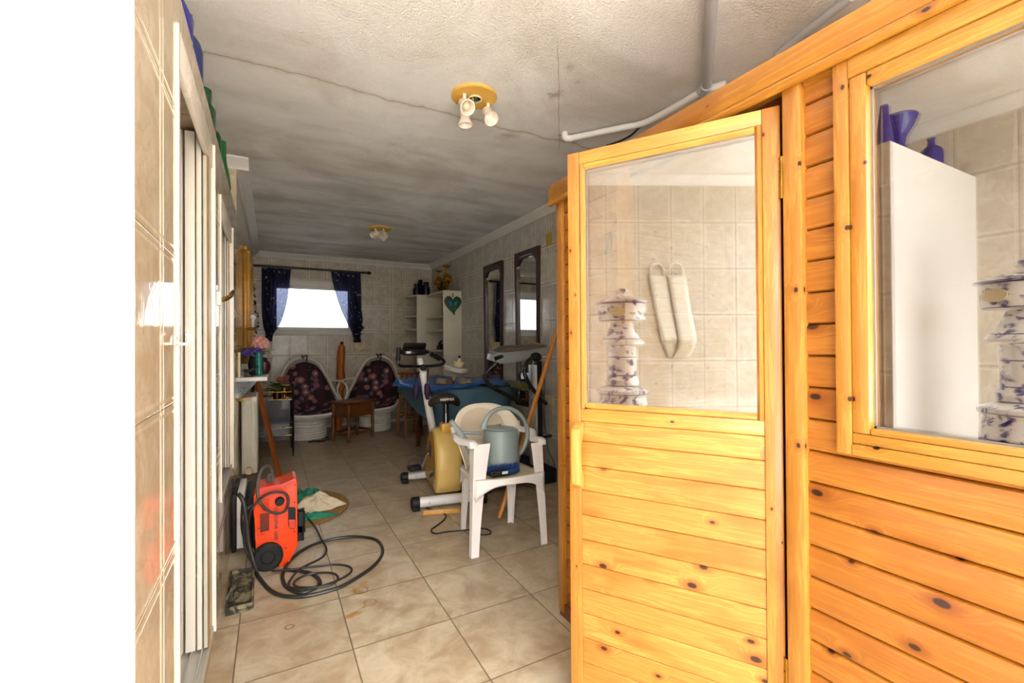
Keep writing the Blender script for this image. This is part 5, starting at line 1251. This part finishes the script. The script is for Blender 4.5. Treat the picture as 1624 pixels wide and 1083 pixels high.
Mr=Matrix.Rotation(.17,3,'Y')@Matrix.Rotation(.10,3,'X')
MB().lathe([(0,-.024),(.10,-.024),(.118,-.016),(.12,.016),(.112,.024),(0,.024)],(0,0,0),40,Mr,capb=False,capt=False).build('disc_body',plain('white_vinyl','c9c5b6',.5,var=.1),di)
bwl=dc+Mr@Vector((.012,0,.026)); t=thing('cream_bowl','small cream stepped bowl standing on the white disc','bowl',tuple(bwl)); MB().lathe([(0,0),(.035,0),(.042,.02),(.052,.045),(.054,.058),(.048,.058),(.035,.03),(0,.022)],(0,0,0),24,Mr,capb=False,capt=False).build('bowl_body',M_CREAMP,t)
bb=bwl+Mr@Vector((.008,0,.024)); t=thing('small_bottle','small white bottle with a black cap standing in the cream bowl','bottle',tuple(bb)); MB().lathe([(0,0),(.016,0),(.017,.04),(.010,.055),(.010,.066),(0,.066)],(0,0,0),16).build('bottle_body',M_WHITEP,t); MB().ball((0,0,.077),.014,n=8).build('cap',M_DARK,t)
o=MB().tube([TP(735,606,TZ+.03),TP(745,610,TZ+.02),TP(765,610,TZ+.02),TP(790,612,TZ+.02),TP(812,611,TZ+.02),TP(830,607,TZ+.02)],.008,8,smooth=6).build('black_cable',M_DARK); tag(o,'thick black cable lying along the front edge of the oval table','cable')
q=[TP(x,y,TZ+.014) for x,y in ((800,606),(838,609),(846,617),(832,620),(812,614))]; c=sum(q,Vector())/5
o=MB().prism([p-c for p in q],(0,0,.02),.006).build('patterned_cloth',plain('yellow_green_print','8a8a3c',.7,var=.7,scale=26),loc=c); tag(o,'folded yellow and green patterned cloth on the near end of the oval table','cloth')
# bar stool behind
M_STL=wood('stool_wood','6b3c14','9a5e24','z',0,0,.1)
sx0=PZ(650,700,0); t=thing('wooden_stool','tall wooden stool with round seat behind the left end of the covered table','stool',(1.60,5.84,0))
MB().lathe([(0,.80),(.15,.80),(.155,.81),(.155,.825),(.145,.835),(0,.835)],(0,0,0),32,capb=False,capt=False).build('seat',M_STL,t)
for i in range(4):
    a=PI/4+i*PI/2+.2; MB().beam((.17*math.cos(a),.17*math.sin(a),0),(.10*math.cos(a),.10*math.sin(a),.80),.032,.032,.003,(0,1,0)).build('leg',M_STL,t)
for i in range(4):
    a=PI/4+i*PI/2+.2; b=a+PI/2; z=.25+.05*(i%2); r_=.17-.07*z/.8; MB().beam((r_*math.cos(a),r_*math.sin(a),z),(r_*math.cos(b),r_*math.sin(b),z),.016,.022,.002).build('rung',M_STL,t)
# ================================================================ TOP OF THE LEFT PARTITION
M_GRN=plain('bottle_green_glass','0c4a22',.15,var=.2); M_COBB=plain('cobalt_blue_glass','1b1a86',.1,var=.25,scale=12)
zt=ZT+.001
bottle('cobalt_vase','cobalt blue flared vase, nearest the camera on top of the tiled partition',(XL-.075,1.52,zt),.06,.25,M_COBB,FLARE,'vase')
bottle('cobalt_vase','cobalt blue rounded vase, second along the top of the tiled partition',(XL-.065,1.72,zt),.06,.26,M_COBB,[(0,0),(.6,0),(.95,.2),(1,.45),(.5,.7),(.45,.85),(.85,1),(.7,1),(0,.9)],'vase')
bottle('cobalt_bottle','tall dark blue bottle, third along the top of the tiled partition',(XL-.06,1.98,zt),.05,.29,plain('deep_blue_glass','14286e',.12),None)
bottle('green_bottle','dark green squat bottle after the blue ones on the tiled partition',(XL-.055,2.36,zt),.05,.21,M_GRN,SQ)
bottle('green_bottle','dark green slim bottle in the middle of the tiled partition top',(XL-.05,2.62,zt),.045,.20,M_GRN)
bottle('green_bottle','tall green bottle at the far end of the tiled partition top',(XL-.05,3.15,zt),.05,.30,plain('bright_green_glass','0f6a2c',.15),[(0,0),(.9,0),(1,.1),(.8,.4),(.55,.62),(.5,1),(.3,1),(0,.98)])
# seen only in the cabin window : along the front edge of the partition
bottle('cobalt_bottle','tall slim cobalt bottle at the corner of the partition top, mirrored in the cabin window',(-.35,1.06,zt),.038,.23,M_COBB,[(0,0),(1,0),(.95,.3),(.5,.8),(.42,1),(.3,1),(0,.98)])
bottle('cobalt_vase','wide-mouthed cobalt vase on the front edge of the partition, mirrored in the cabin window',(-.50,1.06,zt),.075,.21,M_COBB,FLARE,'vase')
bottle('cobalt_bottle','small cobalt bottle with round shoulders, last on the front edge of the partition',(-.86,1.06,zt),.05,.18,M_COBB)
# hook and handle on the left partition
hk=thing('towel_hook','white curved plastic hook screwed to the tiled partition by the sliding door','hook',(XL,1.345,1.195))
MB().box((.0005,-.02,-.012),(.005,.018,.012),.002).build('plate',M_WHITEP,hk)
MB().tube([(.004,0,-.004),(.014,.008,-.008),(.024,.012,-.007),(.029,.012,.003),(.026,.012,.013),(.020,.010,.016)],.0035,10,smooth=5).build('hook_arm',M_WHITEP,hk)
hd=thing('brass_lever_handle','brass lever handle with white base on the tiled wall between the two sliding doors','door handle',(XL,2.30,1.385))
MB().box((.0005,-.02,-.03),(.02,.02,.03),.004).build('base',M_WHITEP,hd)
MB().tube([(.018,0,-.004),(.032,.0,-.0),(.046,.06,.018),(.056,.12,.045)],.010,12,smooth=3).build('lever',M_GOLD,hd)
# ================================================================ WHAT THE GLASS MIRRORS : totem and back straps
def mk_delft():
    m,nt,p=newmat('blue_and_white_china'); N=NT(nt); co,s=N.obj()
    n=N.noise(co,9,5,.6,1.5); v=N.vor(co,26.)
    g=N.mr(n,.465,.53); fl=N.m('MULTIPLY',g,N.mr(v.outputs['Distance'],.62,.42)); v2=N.noise(co,30,3)
    band=N.mr(N.m('ABSOLUTE',N.m('SUBTRACT',N.m('FRACT',N.m('DIVIDE',s[2],.11)),.5)),.47,.49)
    f=N.m('MAXIMUM',N.m('MULTIPLY',fl,N.mr(v2,.3,.5,.45,1)),band)
    N.l(N.mix(f,lin('e6e2da'),lin('14186e')),p.inputs['Base Color']); setp(p,rough=.12,coat=.5); return m
M_DELFT=mk_delft()
tt=thing('china_pedestal','blue and white floral china jar on stacked pedestal, seen mirrored in the cabin glass','ornament',(-.50,.635,0))
for nm,pr in (('lower_jar',[(0,0),(.13,0),(.135,.02),(.12,.06),(.13,.3),(.135,.6),(.13,.80),(.12,.86),(.135,.88),(.135,.90),(.085,.925),(0,.93)]),
              ('column',[(0,.93),(.085,.93),(.088,.96),(.075,.98),(.075,1.16),(.085,1.17),(0,1.175)]),
              ('flared_collar',[(0,1.176),(.112,1.176),(.115,1.19),(.08,1.24),(.055,1.31),(0,1.315)]),
              ('jar',[(0,1.316),(.118,1.316),(.122,1.325),(.128,1.42),(.0,1.425)]),
              ('lid',[(0,1.426),(.142,1.426),(.14,1.435),(.10,1.455),(.04,1.47),(.025,1.485),(.035,1.50),(.03,1.515),(0,1.52)])):
    MB().lathe([(a*1.14,b) for a,b in pr],(0,0,0),40,capb=False,capt=False).build(nm,M_DELFT,tt)
m=MB(); M=Matrix.Translation((.133,.062,1.37))@Matrix.Rotation(.43,4,'Z')@Matrix.Rotation(PI/2,4,'Y')
m.prism([M@Vector((.028*math.cos(t),.048*math.sin(t),0)) for t in [i*PI/12 for i in range(24)]],Vector((.004,.002,0))); m.build('oval_cartouche',M_CREAMP,tt)
M_KNIT=plain('cream_sisal_knit','efe9da',.9,var=.12,scale=60,bump=1.,bscale=140)
sp=thing('back_scrub_strap','cream knitted back scrubbing strap with two D-shaped handles hung on the tiled outer wall','scrub strap',(XO,.10,1.74))
def strap(y0,y1,z1,xo):
    def f(u,v): 
        z=-.04-(z1)*v; return (xo+.004*math.sin(v*9),y0+(y1-y0)*v+(u-.5)*.135,z)
    return f
for y0,y1,xo,l in ((.075,-.02,.014,.50),(-.065,-.15,.030,.50)):
    MB().grid(strap(y0,y1,l,xo),4,24).build('knit_band',M_KNIT,sp,solid=.006)
    MB().tube([(xo,y0-.05,-.045),(xo,y0-.052,.01),(xo,y0-.03,.045),(xo,y0,.056),(xo,y0+.03,.045),(xo,y0+.052,.01),(xo,y0+.05,-.045)],.007,8,closed=True).build('d_handle',M_WHITEP,sp)
def belly(u,v): a=PI*v; return (.022-.010*math.cos(a) ,-.02+(-.13)*v+(u-.5)*.13,-.54-.13*math.sin(a))
MB().grid(belly,4,20).build('loop_end',plain('beige_webbing','cfc4ae',.9,var=.1,scale=60),sp,solid=.005)
